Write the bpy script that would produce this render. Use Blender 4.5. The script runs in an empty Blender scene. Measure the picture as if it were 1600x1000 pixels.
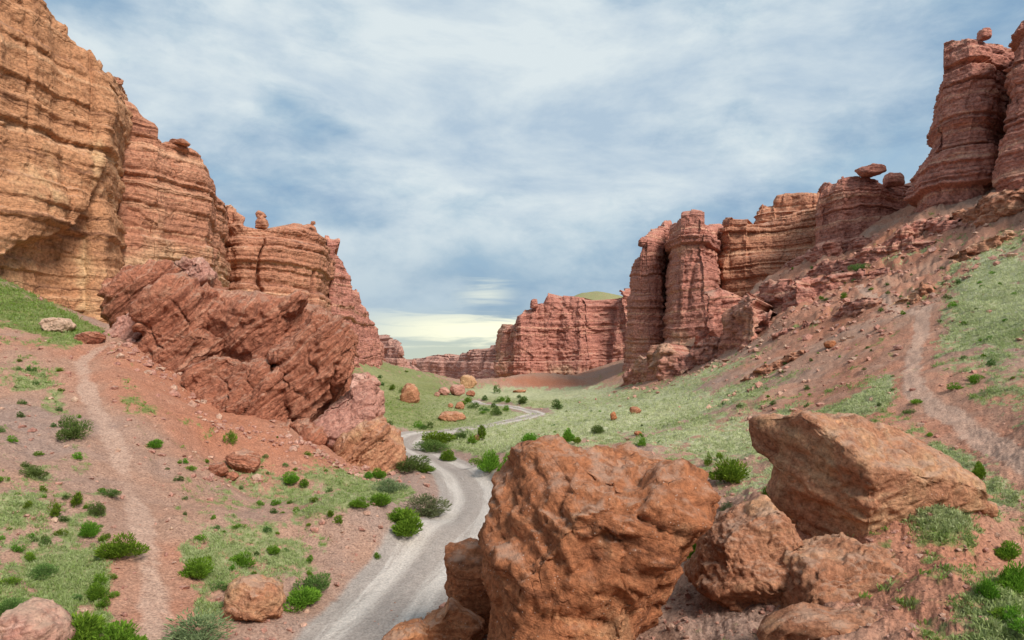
import bpy, bmesh, math, random
import numpy as np
from mathutils import Vector

# ------------------------------------------------------------------ camera, sky, sun, exposure
S = bpy.context.scene
COL = S.collection
F, CX, HY, CZ = 1067.0, 800.0, 560.0, 7.0      # focal length in px, principal column, horizon row, eye height above the track

cam_d = bpy.data.cameras.new('camera')
cam_d.sensor_width = 36.0
cam_d.lens = 36.0 * F / 1600.0
cam_d.shift_y = 60.0 / 1600.0
cam_d.clip_start, cam_d.clip_end = 0.1, 20000
cam = bpy.data.objects.new('camera', cam_d)
cam.location = (0, 0, CZ)
cam.rotation_euler = (math.radians(90), 0, 0)
COL.objects.link(cam)
S.camera = cam

SUN_EL, SUN_AZ = math.radians(42), math.radians(142)     # azimuth clockwise from +Y (view direction)
sd = Vector((math.sin(SUN_AZ) * math.cos(SUN_EL), math.cos(SUN_AZ) * math.cos(SUN_EL), math.sin(SUN_EL)))
sun_d = bpy.data.lights.new('sun', 'SUN')
sun_d.energy = 1.5
sun_d.angle = math.radians(20)
sun_d.color = (1.0, 0.95, 0.88)
sun = bpy.data.objects.new('sun', sun_d)
sun.rotation_euler = sd.to_track_quat('Z', 'Y').to_euler()
COL.objects.link(sun)

S.view_settings.view_transform = 'Standard'
S.view_settings.look = 'None'
S.view_settings.gamma = 1.0
S.view_settings.use_curve_mapping = False
S.view_settings.exposure = 1.58
S.render.engine = 'CYCLES'
S.cycles.use_denoising = True
S.cycles.max_bounces = 5
S.cycles.diffuse_bounces = 3
S.cycles.glossy_bounces = 1
S.cycles.transparent_max_bounces = 4


class NT:
    """small helper for node trees"""
    def __init__(s, tree):
        s.t = tree
        s.n = tree.nodes
        s.n.clear()

    def new(s, typ, **kw):
        n = s.n.new(typ)
        for k, v in kw.items():
            setattr(n, k, v)
        return n

    def put(s, sock, v):
        if hasattr(v, 'is_output') or isinstance(v, bpy.types.NodeSocket):
            s.t.links.new(v, sock)
        elif isinstance(v, (tuple, list)) and len(v) == 3 and sock.type == 'RGBA':
            sock.default_value = (*v, 1)
        else:
            sock.default_value = v

    def math(s, op, a, b=None, c=None, clamp=False):
        n = s.new('ShaderNodeMath', operation=op, use_clamp=clamp)
        s.put(n.inputs[0], a)
        if b is not None: s.put(n.inputs[1], b)
        if c is not None: s.put(n.inputs[2], c)
        return n.outputs[0]

    def vmath(s, op, a, b=None):
        n = s.new('ShaderNodeVectorMath', operation=op)
        s.put(n.inputs[0], a)
        if b is not None: s.put(n.inputs[1], b)
        return n.outputs['Value'] if op in ('DOT_PRODUCT', 'LENGTH') else n.outputs[0]

    def mix(s, fac, a, b, blend='MIX'):
        n = s.new('ShaderNodeMix', data_type='RGBA', blend_type=blend)
        s.put(n.inputs[0], fac)
        s.put(n.inputs[6], a)
        s.put(n.inputs[7], b)
        return n.outputs[2]

    def noise(s, vec, scale, detail=4, rough=0.55, dist=0.0, dim='3D', w=None):
        n = s.new('ShaderNodeTexNoise', noise_dimensions=dim)
        if vec is not None and dim != '1D': s.put(n.inputs['Vector'], vec)
        if w is not None: s.put(n.inputs['W'], w)
        n.inputs['Scale'].default_value = scale
        n.inputs['Detail'].default_value = detail
        n.inputs['Roughness'].default_value = rough
        n.inputs['Distortion'].default_value = dist
        return n.outputs[0]

    def smooth(s, v, lo, hi, a=0.0, b=1.0):
        n = s.new('ShaderNodeMapRange', interpolation_type='SMOOTHSTEP')
        s.put(n.inputs[0], v)
        n.inputs[1].default_value, n.inputs[2].default_value = lo, hi
        n.inputs[3].default_value, n.inputs[4].default_value = a, b
        return n.outputs[0]

    def ramp(s, fac, stops, interp='LINEAR'):
        n = s.new('ShaderNodeValToRGB')
        cr = n.color_ramp
        cr.interpolation = interp
        while len(cr.elements) < len(stops): cr.elements.new(0.5)
        for e, (p, c) in zip(cr.elements, stops):
            e.position = p
            e.color = (*c, 1)
        s.put(n.inputs[0], fac)
        return n.outputs[0]

    def attr(s, name, out='Fac'):
        return s.new('ShaderNodeAttribute', attribute_name=name).outputs[out]

    def scale(s, vec, sc):
        n = s.new('ShaderNodeMapping')
        s.put(n.inputs[0], vec)
        n.inputs['Scale'].default_value = sc
        return n.outputs[0]


SKY_OFF = (1.3, 0.4, 2.0)


def build_world():
    w = bpy.data.worlds.new('World')
    S.world = w
    w.use_nodes = True
    N = NT(w.node_tree)
    tc = N.new('ShaderNodeTexCoord')
    d = N.vmath('NORMALIZE', tc.outputs['Generated'])
    sep = N.new('ShaderNodeSeparateXYZ')
    N.put(sep.inputs[0], d)
    dx, dy, dz = sep.outputs
    sky = N.new('ShaderNodeTexSky', sky_type='NISHITA')
    sky.sun_disc = False
    sky.sun_elevation, sky.sun_rotation = SUN_EL, SUN_AZ
    sky.altitude = 1100
    sky.air_density, sky.dust_density, sky.ozone_density = 1.0, 1.5, 1.2
    # cloud deck: soft banks stretched sideways
    rot = N.new('ShaderNodeMapping')
    N.put(rot.inputs[0], d)
    rot.inputs['Rotation'].default_value = (0, math.radians(-9), 0)
    rot.inputs['Scale'].default_value = (1.0, 1.0, 1.9)
    rot.inputs['Location'].default_value = SKY_OFF
    cv = rot.outputs[0]
    big = N.noise(cv, 1.7, 3, 0.5, 0.3)
    mid = N.noise(cv, 4.2, 8, 0.52, 0.2)
    fine = N.noise(cv, 15.0, 7, 0.65, 0.4)
    c = N.math('ADD', N.math('MULTIPLY', big, 0.5), N.math('MULTIPLY', mid, 0.5))
    c = N.math('ADD', c, N.math('MULTIPLY', N.math('SUBTRACT', fine, 0.5), 0.15))
    c = N.math('ADD', c, N.smooth(dz, 0.10, 0.30, -0.06, 0.04))
    veil = N.smooth(c, 0.34, 0.50)
    white = N.smooth(c, 0.44, 0.60)
    blue = N.mix(0.86, sky.outputs[0], (1.5, 2.35, 3.25))
    grey = (1.95, 2.75, 3.45)
    bright = (3.6, 4.05, 4.3)
    col = N.mix(veil, blue, grey)
    col = N.mix(white, col, bright)
    shd = N.noise(N.scale(cv, (1.0, 1.0, 1.5)), 3.1, 8, 0.6, 0.2)
    col = N.mix(1.0, col, N.ramp(shd, [(0.36, (0.66, 0.75, 0.86)), (0.58, (1.06, 1.05, 1.03))]), 'MULTIPLY')
    # towards the horizon the deck thickens to a grey-blue bank, broken by a pale strip where the low sun shines through
    bank = N.smooth(dz, 0.03, 0.24, 1.0, 0.0)
    bcol = N.mix(N.smooth(mid, 0.4, 0.62), (1.3, 2.0, 2.75), (2.1, 2.8, 3.35))
    col = N.mix(N.math('MULTIPLY', bank, 0.8), col, bcol)
    lv = N.scale(d, (3.0, 3.0, 30.0))
    ln = N.noise(lv, 2.0, 6, 0.6, 0.6)
    az = N.math('ARCTAN2', dx, dy)
    dist = N.math('ABSOLUTE', N.math('ADD', az, 0.03))
    near = N.math('MULTIPLY', N.smooth(dist, 0.03, 0.27, 1.0, 0.0), N.smooth(ln, 0.30, 0.55, 0.55, 1.0))
    h = N.math('ADD', dz, N.math('MULTIPLY', N.math('SUBTRACT', ln, 0.5), 0.075))
    strip = N.math('MULTIPLY', N.smooth(h, 0.014, 0.034), N.smooth(h, 0.048, 0.072, 1.0, 0.0))
    low = N.smooth(dz, 0.0, 0.085, 1.0, 0.0)
    wide = N.smooth(dist, 0.05, 0.40, 1.0, 0.0)
    col = N.mix(N.math('MULTIPLY', N.math('MULTIPLY', low, wide), 0.85), col, (3.3, 3.55, 2.75))
    col = N.mix(N.math('MULTIPLY', strip, near), col, (5.8, 5.7, 4.3))
    blob = N.math('MULTIPLY', N.smooth(N.math('ABSOLUTE', N.math('SUBTRACT', h, 0.094)), 0.0, 0.02, 1.0, 0.0),
                  N.smooth(N.math('ABSOLUTE', N.math('ADD', az, 0.04)), 0.0, 0.06, 1.0, 0.0))
    col = N.mix(N.math('MULTIPLY', blob, 0.7), col, (4.6, 4.8, 4.2))
    ground = N.smooth(dz, -0.03, -0.005)
    col = N.mix(ground, (0.75, 0.5, 0.38), col)
    bg = N.new('ShaderNodeBackground')
    N.put(bg.inputs[0], col)
    bg.inputs[1].default_value = 0.063
    out = N.new('ShaderNodeOutputWorld')
    N.t.links.new(bg.outputs[0], out.inputs[0])


build_world()

# ------------------------------------------------------------------ numpy noise
_rs = np.random.RandomState(7)
_P = np.concatenate([_rs.permutation(256)] * 3).astype(np.int32)
_G = _rs.normal(size=(256, 3)).astype(np.float32)
_G /= np.linalg.norm(_G, axis=1)[:, None]


def pnoise(x, y, z):
    """gradient noise, about -0.7..0.7"""
    x = np.asarray(x, np.float32); y = np.asarray(y, np.float32); z = np.asarray(z, np.float32)
    x, y, z = np.broadcast_arrays(x, y, z)
    xi, yi, zi = np.floor(x), np.floor(y), np.floor(z)
    fx, fy, fz = x - xi, y - yi, z - zi
    xi = xi.astype(np.int32) & 255; yi = yi.astype(np.int32) & 255; zi = zi.astype(np.int32) & 255
    u, v, w = [t * t * t * (t * (t * 6 - 15) + 10) for t in (fx, fy, fz)]
    res = 0
    for i in (0, 1):
        a = _P[xi + i]
        wx = u if i else 1 - u
        for j in (0, 1):
            b = _P[a + yi + j]
            wy = v if j else 1 - v
            for k in (0, 1):
                g = _G[_P[b + zi + k]]
                wz = w if k else 1 - w
                res = res + wx * wy * wz * (g[..., 0] * (fx - i) + g[..., 1] * (fy - j) + g[..., 2] * (fz - k))
    return res


def fbm(p, f, octv=4, gain=0.5, seed=0.0):
    s, a, out = f, 1.0, 0
    for o in range(octv):
        out = out + a * pnoise(p[..., 0] * s + seed, p[..., 1] * s + 1.7 * seed, p[..., 2] * s - seed)
        s *= 2.03; a *= gain
        seed += 13.1
    return out


def billow(p, f, octv=3, gain=0.5, seed=0.0):
    s, a, out = f, 1.0, 0
    for o in range(octv):
        out = out + a * np.abs(pnoise(p[..., 0] * s + seed, p[..., 1] * s + 1.7 * seed, p[..., 2] * s - seed))
        s *= 2.03; a *= gain
        seed += 17.3
    return out


def crag(p, f, seed=0, slope=0.55):
    """broken-block noise: every cell has its own offset and its own tilted face"""
    q = (p * f).astype(np.float32) + np.float32(seed * 3.7)
    i0 = np.floor(q - 0.5)
    best = np.full(q.shape[:-1], 1e9, np.float32); val = np.zeros(q.shape[:-1], np.float32)
    for a in (0, 1):
        for b in (0, 1):
            for c in (0, 1):
                ci = i0 + np.array([a, b, c], np.float32)
                k = ci.astype(np.int32) & 255
                h = _P[_P[_P[k[..., 0]] + k[..., 1]] + k[..., 2]]
                g = _G[h]
                dv = q - (ci + 0.5 + 0.32 * _G[(h * 7 + 31) & 255])
                d2 = (dv * dv).sum(-1)
                m = d2 < best
                best = np.where(m, d2, best)
                val = np.where(m, ((h * 53) & 255) / 255.0 - 0.5 + slope * (dv * g).sum(-1), val)
    return val


def flakes(p, f, k, octv=4, seed=0.0):
    """stepped relief: flat flakes with sharp broken edges"""
    h = fbm(p, f, octv, 0.55, seed) * k
    fl = np.floor(h)
    t = np.clip((h - fl - 0.72) / 0.28, 0, 1)
    return (fl + 0.35 * (h - fl) + 0.65 * t) / k


def sstep(v, lo, hi):
    t = np.clip((v - lo) / (hi - lo), 0, 1)
    return t * t * (3 - 2 * t)


def strata_profile(seed, tmin, tmax, length=160.0, sharp=0.18):
    """random ledge depth against bed height: hard beds stick out, soft beds recede"""
    r = np.random.RandomState(seed)
    hs, vs = [], []
    h = -length / 2
    while h < length / 2:
        t = r.uniform(tmin, tmax) if r.rand() > 0.25 else r.uniform(tmin, tmin * 1.4)
        v = r.uniform(-1, 1)
        hs += [h + t * sharp * 0.5, h + t * (1 - sharp * 0.5)]
        vs += [v, v + r.uniform(-0.3, 0.3)]
        h += t
    hs, vs = np.array(hs), np.array(vs)
    return lambda q: np.interp(q, hs, vs)


# ------------------------------------------------------------------ helpers for objects
def tag(o, label=None, cat=None, group=None, kind=None):
    if label: o['label'] = label
    if cat: o['category'] = cat
    if group: o['group'] = group
    if kind: o['kind'] = kind
    return o


def mesh_np(name, verts, faces, mat, smooth=True, attrs=None, parent=None):
    """verts (n,3); faces (m,3) or (m,4)"""
    me = bpy.data.meshes.new(name)
    verts = np.ascontiguousarray(verts, np.float32)
    faces = np.ascontiguousarray(faces, np.int32)
    k = faces.shape[1]
    me.vertices.add(len(verts)); me.vertices.foreach_set('co', verts.ravel())
    me.loops.add(faces.size); me.loops.foreach_set('vertex_index', faces.ravel())
    me.polygons.add(len(faces))
    me.polygons.foreach_set('loop_start', np.arange(0, faces.size, k, dtype=np.int32))
    me.polygons.foreach_set('use_smooth', np.full(len(faces), smooth))
    for an, av in (attrs or {}).items():
        a = me.attributes.new(an, 'FLOAT', 'POINT')
        a.data.foreach_set('value', np.ascontiguousarray(av, np.float32).ravel())
    me.update(calc_edges=True)
    me.materials.append(mat)
    o = bpy.data.objects.new(name, me)
    COL.objects.link(o)
    if parent: o.parent = parent
    return o


def grid_faces(nr, nc):
    i = np.arange(nr * nc).reshape(nr, nc)
    return np.stack([i[:-1, :-1], i[:-1, 1:], i[1:, 1:], i[1:, :-1]], -1).reshape(-1, 4)


def empty(name, loc=(0, 0, 0)):
    o = bpy.data.objects.new(name, None)
    o.location = loc
    COL.objects.link(o)
    return o


def P(px, py, d):
    return np.array([(px - CX) / F * d, d, CZ + (HY - py) / F * d])


# ------------------------------------------------------------------ materials
def principled(N, col, rough=0.95, normal=None, spec=0.15):
    b = N.new('ShaderNodeBsdfPrincipled')
    N.put(b.inputs['Base Color'], col)
    N.put(b.inputs['Roughness'], rough)
    b.inputs['Specular IOR Level'].default_value = spec
    if normal is not None: N.put(b.inputs['Normal'], normal)
    out = N.new('ShaderNodeOutputMaterial')
    N.t.links.new(b.outputs[0], out.inputs[0])
    return b


def bump(N, h, strength, dist, normal=None):
    b = N.new('ShaderNodeBump')
    b.inputs['Strength'].default_value = strength
    b.inputs['Distance'].default_value = dist
    N.put(b.inputs['Height'], h)
    if normal is not None: N.put(b.inputs['Normal'], normal)
    return b.outputs[0]


def rock_material(name, dark, mid, light, tan, band=0.5, grain=1.0, bdist=0.1, speck=0.0, contrast=1.0, lam=0.8, dust=(0.50, 0.33, 0.24)):
    m = bpy.data.materials.new(name)
    m.use_nodes = True
    N = NT(m.node_tree)
    pos = N.new('ShaderNodeNewGeometry').outputs['Position']
    strat, tint = N.attr('strat'), N.attr('tint')
    sw = N.math('ADD', strat, N.math('MULTIPLY', N.noise(pos, 0.9 * grain, 3), 0.6 / max(band, 0.3) * 0.5))
    b1 = N.noise(None, band, 4, 0.8, dim='1D', w=sw)
    b2 = N.noise(None, band * 5.5, 3, 0.7, dim='1D', w=sw)
    t = N.math('ADD', N.math('MULTIPLY', b1, 0.62), N.math('MULTIPLY', b2, 0.38))
    patch = N.noise(pos, 0.22 * grain, 5, 0.6, 0.5)
    t = N.math('ADD', t, N.math('MULTIPLY', N.math('SUBTRACT', patch, 0.5), 0.4))
    col = N.ramp(t, [(0.37, dark), (0.455, mid), (0.54, mid), (0.63, light)])
    tn = N.smooth(N.math('ADD', tint, N.math('MULTIPLY', N.math('SUBTRACT', N.noise(pos, 0.35 * grain, 5, 0.62, 0.8), 0.5), 1.5)), 0.35, 0.85)
    col = N.mix(tn, col, tan)
    # rain streaks and desert varnish
    sv = N.noise(N.scale(pos, (1.4 * grain, 1.4 * grain, 0.16 * grain)), 1.0, 5, 0.6, 0.3)
    col = N.mix(N.smooth(sv, 0.52, 0.75, 0.0, 0.40 * contrast), col, dark)
    col = N.mix(N.smooth(sv, 0.47, 0.30, 0.0, 0.22 * contrast), col, light)
    fine = N.noise(pos, 5.0 * grain, 6, 0.7)
    col = N.mix(1.0, col, N.ramp(fine, [(0.28, (0.42, 0.40, 0.38)), (0.5, (1, 1, 1)), (0.72, (1.5, 1.46, 1.4))]), 'MULTIPLY')
    if speck:
        vo = N.new('ShaderNodeTexVoronoi')
        N.put(vo.inputs['Vector'], pos)
        vo.inputs['Scale'].default_value = 7.0 * grain
        sp = N.math('MULTIPLY', N.smooth(vo.outputs['Distance'], 0.10, 0.18, 1.0, 0.0),
                    N.smooth(N.noise(pos, 2.3 * grain, 2), 0.52, 0.60))
        col = N.mix(N.math('MULTIPLY', sp, speck), col, (0.62, 0.50, 0.42))
    nrm = N.new('ShaderNodeSeparateXYZ')
    N.put(nrm.inputs[0], N.new('ShaderNodeNewGeometry').outputs['Normal'])
    du = N.math('MULTIPLY', N.smooth(nrm.outputs[2], 0.45, 0.9), N.smooth(N.noise(pos, 1.1 * grain, 5, 0.65), 0.40, 0.62))
    col = N.mix(N.math('MULTIPLY', du, 0.55), col, dust)
    wv = N.new('ShaderNodeTexNoise')
    N.put(wv.inputs['Vector'], pos)
    wv.inputs['Scale'].default_value = 0.9 * grain
    wv.inputs['Detail'].default_value = 3
    ws = N.new('ShaderNodeVectorMath', operation='MULTIPLY_ADD')
    N.put(ws.inputs[0], wv.outputs['Color'])
    ws.inputs[1].default_value = (0.9 / grain, 0.9 / grain, 0.9 / grain)
    N.put(ws.inputs[2], pos)
    vc = N.new('ShaderNodeTexVoronoi', feature='DISTANCE_TO_EDGE')
    N.put(vc.inputs['Vector'], N.scale(ws.outputs[0], (1, 1, 0.7)))
    vc.inputs['Scale'].default_value = 0.62 * grain
    groove = N.smooth(vc.outputs['Distance'], 0.0, 0.03, -0.4, 0.0)
    groove = N.math('MULTIPLY', groove, N.smooth(N.noise(pos, 0.8 * grain, 3, 0.5), 0.56, 0.70))
    h = N.math('ADD', groove, N.math('MULTIPLY', b2, lam))
    h = N.math('ADD', h, N.math('MULTIPLY', N.noise(pos, 2.2 * grain, 8, 0.68, 0.3), 1.0))
    principled(N, col, 0.95, bump(N, h, 1.0, bdist * 1.9))
    return m


def ground_material():
    m = bpy.data.materials.new('ground_soil')
    m.use_nodes = True
    N = NT(m.node_tree)
    pos = N.new('ShaderNodeNewGeometry').outputs['Position']
    grass, pale, path, tone, road, lat = [N.attr(a) for a in ('grass', 'pale', 'path', 'tone', 'road', 'lat')]
    n1 = N.noise(pos, 0.35, 5, 0.6, 0.4)
    n2 = N.noise(pos, 3.0, 6, 0.7)
    n3 = N.noise(pos, 14.0, 4, 0.7)
    soil = N.ramp(N.math('ADD', tone, N.math('MULTIPLY', N.math('SUBTRACT', n1, 0.5), 0.6)),
                  [(0.15, (0.31, 0.21, 0.17)), (0.42, (0.355, 0.21, 0.15)), (0.62, (0.375, 0.18, 0.118)), (0.85, (0.375, 0.155, 0.092))])
    grit = N.ramp(n3, [(0.28, (0.45, 0.43, 0.42)), (0.5, (1, 1, 1)), (0.72, (1.5, 1.47, 1.44))])
    soil = N.mix(1.0, soil, grit, 'MULTIPLY')
    soil = N.mix(1.0, soil, N.ramp(n2, [(0.3, (0.8, 0.78, 0.76)), (0.7, (1.18, 1.17, 1.15))]), 'MULTIPLY')
    gcol = N.mix(pale, N.ramp(n2, [(0.3, (0.10, 0.145, 0.03)), (0.7, (0.23, 0.26, 0.085))]),
                 N.ramp(n2, [(0.3, (0.33, 0.36, 0.19)), (0.7, (0.54, 0.55, 0.38))]))
    clump = N.noise(pos, 0.9, 5, 0.7, 0.5)
    grass = N.math('ADD', grass, N.math('MULTIPLY', N.math('SUBTRACT', clump, 0.54), 0.9))
    gcol = N.mix(1.0, gcol, N.ramp(N.noise(pos, 1.7, 5, 0.7), [(0.32, (0.62, 0.68, 0.60)), (0.65, (1.18, 1.15, 1.12))]), 'MULTIPLY')
    gm = N.smooth(N.math('ADD', grass, N.math('MULTIPLY', N.math('SUBTRACT', N.noise(pos, 4.0, 6, 0.75), 0.5), 1.1)), 0.36, 0.62)
    col = N.mix(N.math('MULTIPLY', gm, 0.85), soil, gcol)
    pcol = N.ramp(n2, [(0.25, (0.36, 0.225, 0.165)), (0.75, (0.50, 0.335, 0.255))])
    pcol = N.mix(1.0, pcol, grit, 'MULTIPLY')
    pm = N.smooth(N.math('ADD', path, N.math('MULTIPLY', N.math('SUBTRACT', n2, 0.5), 0.6)), 0.3, 0.75)
    col = N.mix(N.math('MULTIPLY', pm, 0.85), col, pcol)
    # track: pale wheel ruts on grey gravel
    rcol = N.ramp(n2, [(0.25, (0.28, 0.235, 0.205)), (0.75, (0.385, 0.325, 0.285))])
    along = N.attr('along')
    cv = N.new('ShaderNodeCombineXYZ')
    N.put(cv.inputs[0], N.math('MULTIPLY', lat, 2.2))
    N.put(cv.inputs[1], N.math('MULTIPLY', along, 0.16))
    st = N.noise(cv.outputs[0], 1.6, 6, 0.65, 0.6)
    al = N.math('ABSOLUTE', N.math('ADD', lat, N.math('MULTIPLY', N.math('SUBTRACT', st, 0.5), 0.8)))
    rut = N.smooth(N.math('ABSOLUTE', N.math('SUBTRACT', al, 0.85)), 0.12, 0.55, 1.0, 0.0)
    rut = N.math('MULTIPLY', rut, N.smooth(st, 0.3, 0.6, 0.45, 1.0))
    rcol = N.mix(N.math('MULTIPLY', rut, 0.9), rcol, (0.54, 0.475, 0.42))
    rcol = N.mix(N.smooth(st, 0.55, 0.72, 0.0, 0.4), rcol, (0.50, 0.45, 0.41))
    rcol = N.mix(1.0, rcol, N.mix(0.35, grit, (1, 1, 1)), 'MULTIPLY')
    rm = N.smooth(N.math('ADD', road, N.math('MULTIPLY', N.math('SUBTRACT', n2, 0.5), 0.45)), 0.25, 0.7)
    col = N.mix(rm, col, rcol)
    h = N.math('ADD', N.math('MULTIPLY', n3, 0.35), N.math('MULTIPLY', n2, 1.0))
    principled(N, col, 0.97, bump(N, h, 1.0, 0.09))
    return m


def leaf_material(name, c0, c1, trans=0.25):
    m = bpy.data.materials.new(name)
    m.use_nodes = True
    N = NT(m.node_tree)
    r = N.attr('shade')
    oi = N.new('ShaderNodeObjectInfo').outputs['Random']
    col = N.mix(r, c0, c1)
    hs = N.new('ShaderNodeHueSaturation')
    N.put(hs.inputs['Color'], col)
    N.put(hs.inputs['Hue'], N.math('ADD', 0.465, N.math('MULTIPLY', oi, 0.05)))
    N.put(hs.inputs['Value'], N.math('ADD', 0.85, N.math('MULTIPLY', oi, 0.55)))
    b = N.new('ShaderNodeBsdfDiffuse')
    N.put(b.inputs[0], hs.outputs[0])
    t = N.new('ShaderNodeBsdfTranslucent')
    N.put(t.inputs[0], hs.outputs[0])
    mx = N.new('ShaderNodeMixShader')
    mx.inputs[0].default_value = trans
    N.t.links.new(b.outputs[0], mx.inputs[1])
    N.t.links.new(t.outputs[0], mx.inputs[2])
    out = N.new('ShaderNodeOutputMaterial')
    N.t.links.new(mx.outputs[0], out.inputs[0])
    return m


def plain(name, c):
    m = bpy.data.materials.new(name)
    m.use_nodes = True
    N = NT(m.node_tree)
    pos = N.new('ShaderNodeNewGeometry').outputs['Position']
    col = N.mix(N.noise(pos, 6.0, 4), tuple(v * 0.7 for v in c), tuple(v * 1.3 for v in c))
    principled(N, col)
    return m


M = {
    'ground': ground_material(),
    'tan': rock_material('tan_sandstone', (0.282, 0.133, 0.076), (0.470, 0.228, 0.118), (0.602, 0.335, 0.189), (0.583, 0.370, 0.202), 0.30, 0.8, 0.14),
    'banded': rock_material('banded_sandstone', (0.273, 0.112, 0.071), (0.451, 0.202, 0.122), (0.592, 0.323, 0.197), (0.564, 0.344, 0.202), 0.45, 0.6, 0.18),
    'red': rock_material('red_sandstone', (0.28, 0.115, 0.088), (0.46, 0.195, 0.145), (0.60, 0.315, 0.215), (0.58, 0.345, 0.225), 0.45, 0.5, 0.2),
    'far': rock_material('hazed_sandstone', (0.338, 0.172, 0.139), (0.470, 0.249, 0.197), (0.564, 0.327, 0.252), (0.545, 0.344, 0.235), 0.35, 0.25, 0.3),  # rock colours paled so that distance haze is painted in
    'slab': rock_material('tilted_red_rock', (0.254, 0.090, 0.055), (0.404, 0.155, 0.092), (0.526, 0.258, 0.168), (0.508, 0.275, 0.176), 1.1, 1.3, 0.14),
    'hero': rock_material('orange_boulder', (0.21, 0.078, 0.038), (0.385, 0.147, 0.068), (0.51, 0.23, 0.112), (0.50, 0.29, 0.16), 1.2, 2.0, 0.08, 0.9, 1.2, lam=0.22),
    'buff': rock_material('buff_boulder', (0.263, 0.103, 0.055), (0.404, 0.181, 0.101), (0.526, 0.284, 0.160), (0.526, 0.318, 0.176), 1.0, 1.8, 0.08, 0.5, 1.1, lam=0.22),
    'pink': rock_material('pink_boulder', (0.310, 0.138, 0.105), (0.432, 0.211, 0.160), (0.545, 0.310, 0.244), (0.526, 0.353, 0.252), 0.8, 1.5, 0.08, lam=0.22),
}

# ------------------------------------------------------------------ terrain
# known spots of the ground: picture column, row and distance ahead of the viewer
GC = [
    # left slope and saddle
    (245, 1000, 16), (225, 860, 20), (170, 690, 28), (130, 590, 35.5), (145, 543, 41), (210, 541, 41.5), (100, 950, 16.5), (0, 900, 17),
    (0, 780, 21), (0, 700, 25), (0, 620, 30.5), (0, 560, 36), (0, 490, 44), (0, 442, 50), (80, 476, 50), (130, 505, 52), (180, 498, 66), (-200, 430, 44),
    (-200, 700, 20), (-200, 1000, 13), (60, 520, 42), (90, 620, 33), (330, 470, 80),
    # foot of the tilted rocks
    (240, 565, 40.5), (300, 630, 38), (350, 660, 37), (450, 690, 37), (520, 712, 38), (570, 742, 37.5), (615, 735, 40), (250, 640, 33), (300, 720, 29),
    (360, 742, 31), (450, 760, 32), (400, 830, 24.5), (300, 820, 23.5), (320, 930, 18.7), (400, 955, 18.2), (500, 900, 21.6), (560, 850, 25.2), (480, 800, 28),
    (600, 800, 30.2), (560, 770, 33.5), (660, 830, 27.3), (640, 770, 34.5), (450, 1000, 17.0),
    # track and its shoulders
    (540, 1000, 17), (620, 1000, 17), (640, 900, 22), (720, 820, 28.7), (745, 770, 35.5), (700, 725, 45.3), (650, 702, 52.6), (625, 689, 57.9), (650, 678, 63.3),
    (700, 668, 69.2), (745, 662, 73.2), (790, 655, 78.6), (840, 645, 88), (790, 631, 105), (700, 960, 18.6), (780, 1000, 16.4), (800, 760, 36), (780, 720, 45),
    # valley floor
    (600, 660, 76), (640, 640, 92), (700, 640, 93), (720, 612, 145), (760, 605, 165), (600, 620, 112), (640, 598, 150), (700, 602, 230), (740, 600, 280),
    (680, 597, 400), (760, 597, 400), (560, 590, 125), (560, 566, 140), (600, 566, 175), (640, 590, 250), (780, 600, 190), (860, 602, 185), (920, 604, 160), (880, 640, 97),
    (800, 585, 650), (660, 572, 900), (1000, 562, 1200), (400, 562, 1200), (800, 563, 3000), (100, 563, 3000), (1500, 563, 3000), (-800, 563, 3000), (2400, 563, 3000),
    # right valley side
    (950, 690, 50), (860, 700, 50.5), (900, 660, 72), (960, 640, 80), (1000, 618, 95), (1050, 600, 95), (980, 590, 140), (1000, 565, 150), (1100, 640, 60),
    (1100, 580, 88), (1060, 545, 138), (1130, 500, 122), (1120, 720, 33), (1200, 660, 44), (1200, 600, 60), (1200, 520, 86), (1200, 440, 122), (1300, 640, 40),
    (1300, 560, 57), (1300, 470, 82), (1300, 392, 113), (1380, 600, 42), (1450, 600, 38), (1450, 500, 56), (1450, 410, 80), (1450, 335, 95), (1380, 345, 112),
    (1540, 640, 31), (1540, 500, 50), (1540, 400, 68), (1540, 300, 92), (1600, 370, 68), (1600, 285, 84), (1600, 500, 44), (1600, 600, 32), (1600, 715, 23.5),
    (1500, 705, 28), (1800, 300, 60), (1800, 600, 26), (1800, 900, 12),
    # near mound on the right
    (1200, 770, 22), (1150, 800, 20), (1130, 745, 29), (1540, 790, 19), (1450, 810, 15.4), (1500, 800, 16.0), (1385, 846, 15.0), (1300, 900, 14.4), (1560, 852, 14.6), (1600, 900, 13), (1600, 1000, 10.2),
    (1450, 1000, 10.6), (1300, 1000, 11.2), (1235, 978, 13.4), (1160, 985, 13.2), (1100, 960, 14.6), (1080, 1000, 13.8), (1100, 880, 18), (1000, 900, 20), (900, 1060, 13.6), (800, 900, 22),
    # where the viewer stands
    (800, 1150, 10.2), (500, 1150, 11.8), (200, 1150, 11.5), (1200, 1180, 7.6), (1600, 1180, 6.6), (800, 1500, 3.2), (0, 1400, 4.2), (1600, 1450, 3.2), (-600, 1200, 5.5), (2300, 900, 6),
    # out of sight behind the walls
    (0, 450, 120), (300, 500, 150), (-400, 450, 120), (450, 540, 250), (1600, 330, 160), (1400, 400, 180), (1200, 470, 220), (1000, 540, 300), (2200, 330, 120),
    (0, 530, 500), (1600, 520, 500),
]
_gc = np.array(GC, float)
_gu, _gl = (_gc[:, 0] - CX) / F, np.log(_gc[:, 2])
_gz = CZ + (HY - _gc[:, 1]) / F * _gc[:, 2]


def _tps(r2): return np.where(r2 > 1e-12, 0.5 * r2 * np.log(np.maximum(r2, 1e-12)), 0)


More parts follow.
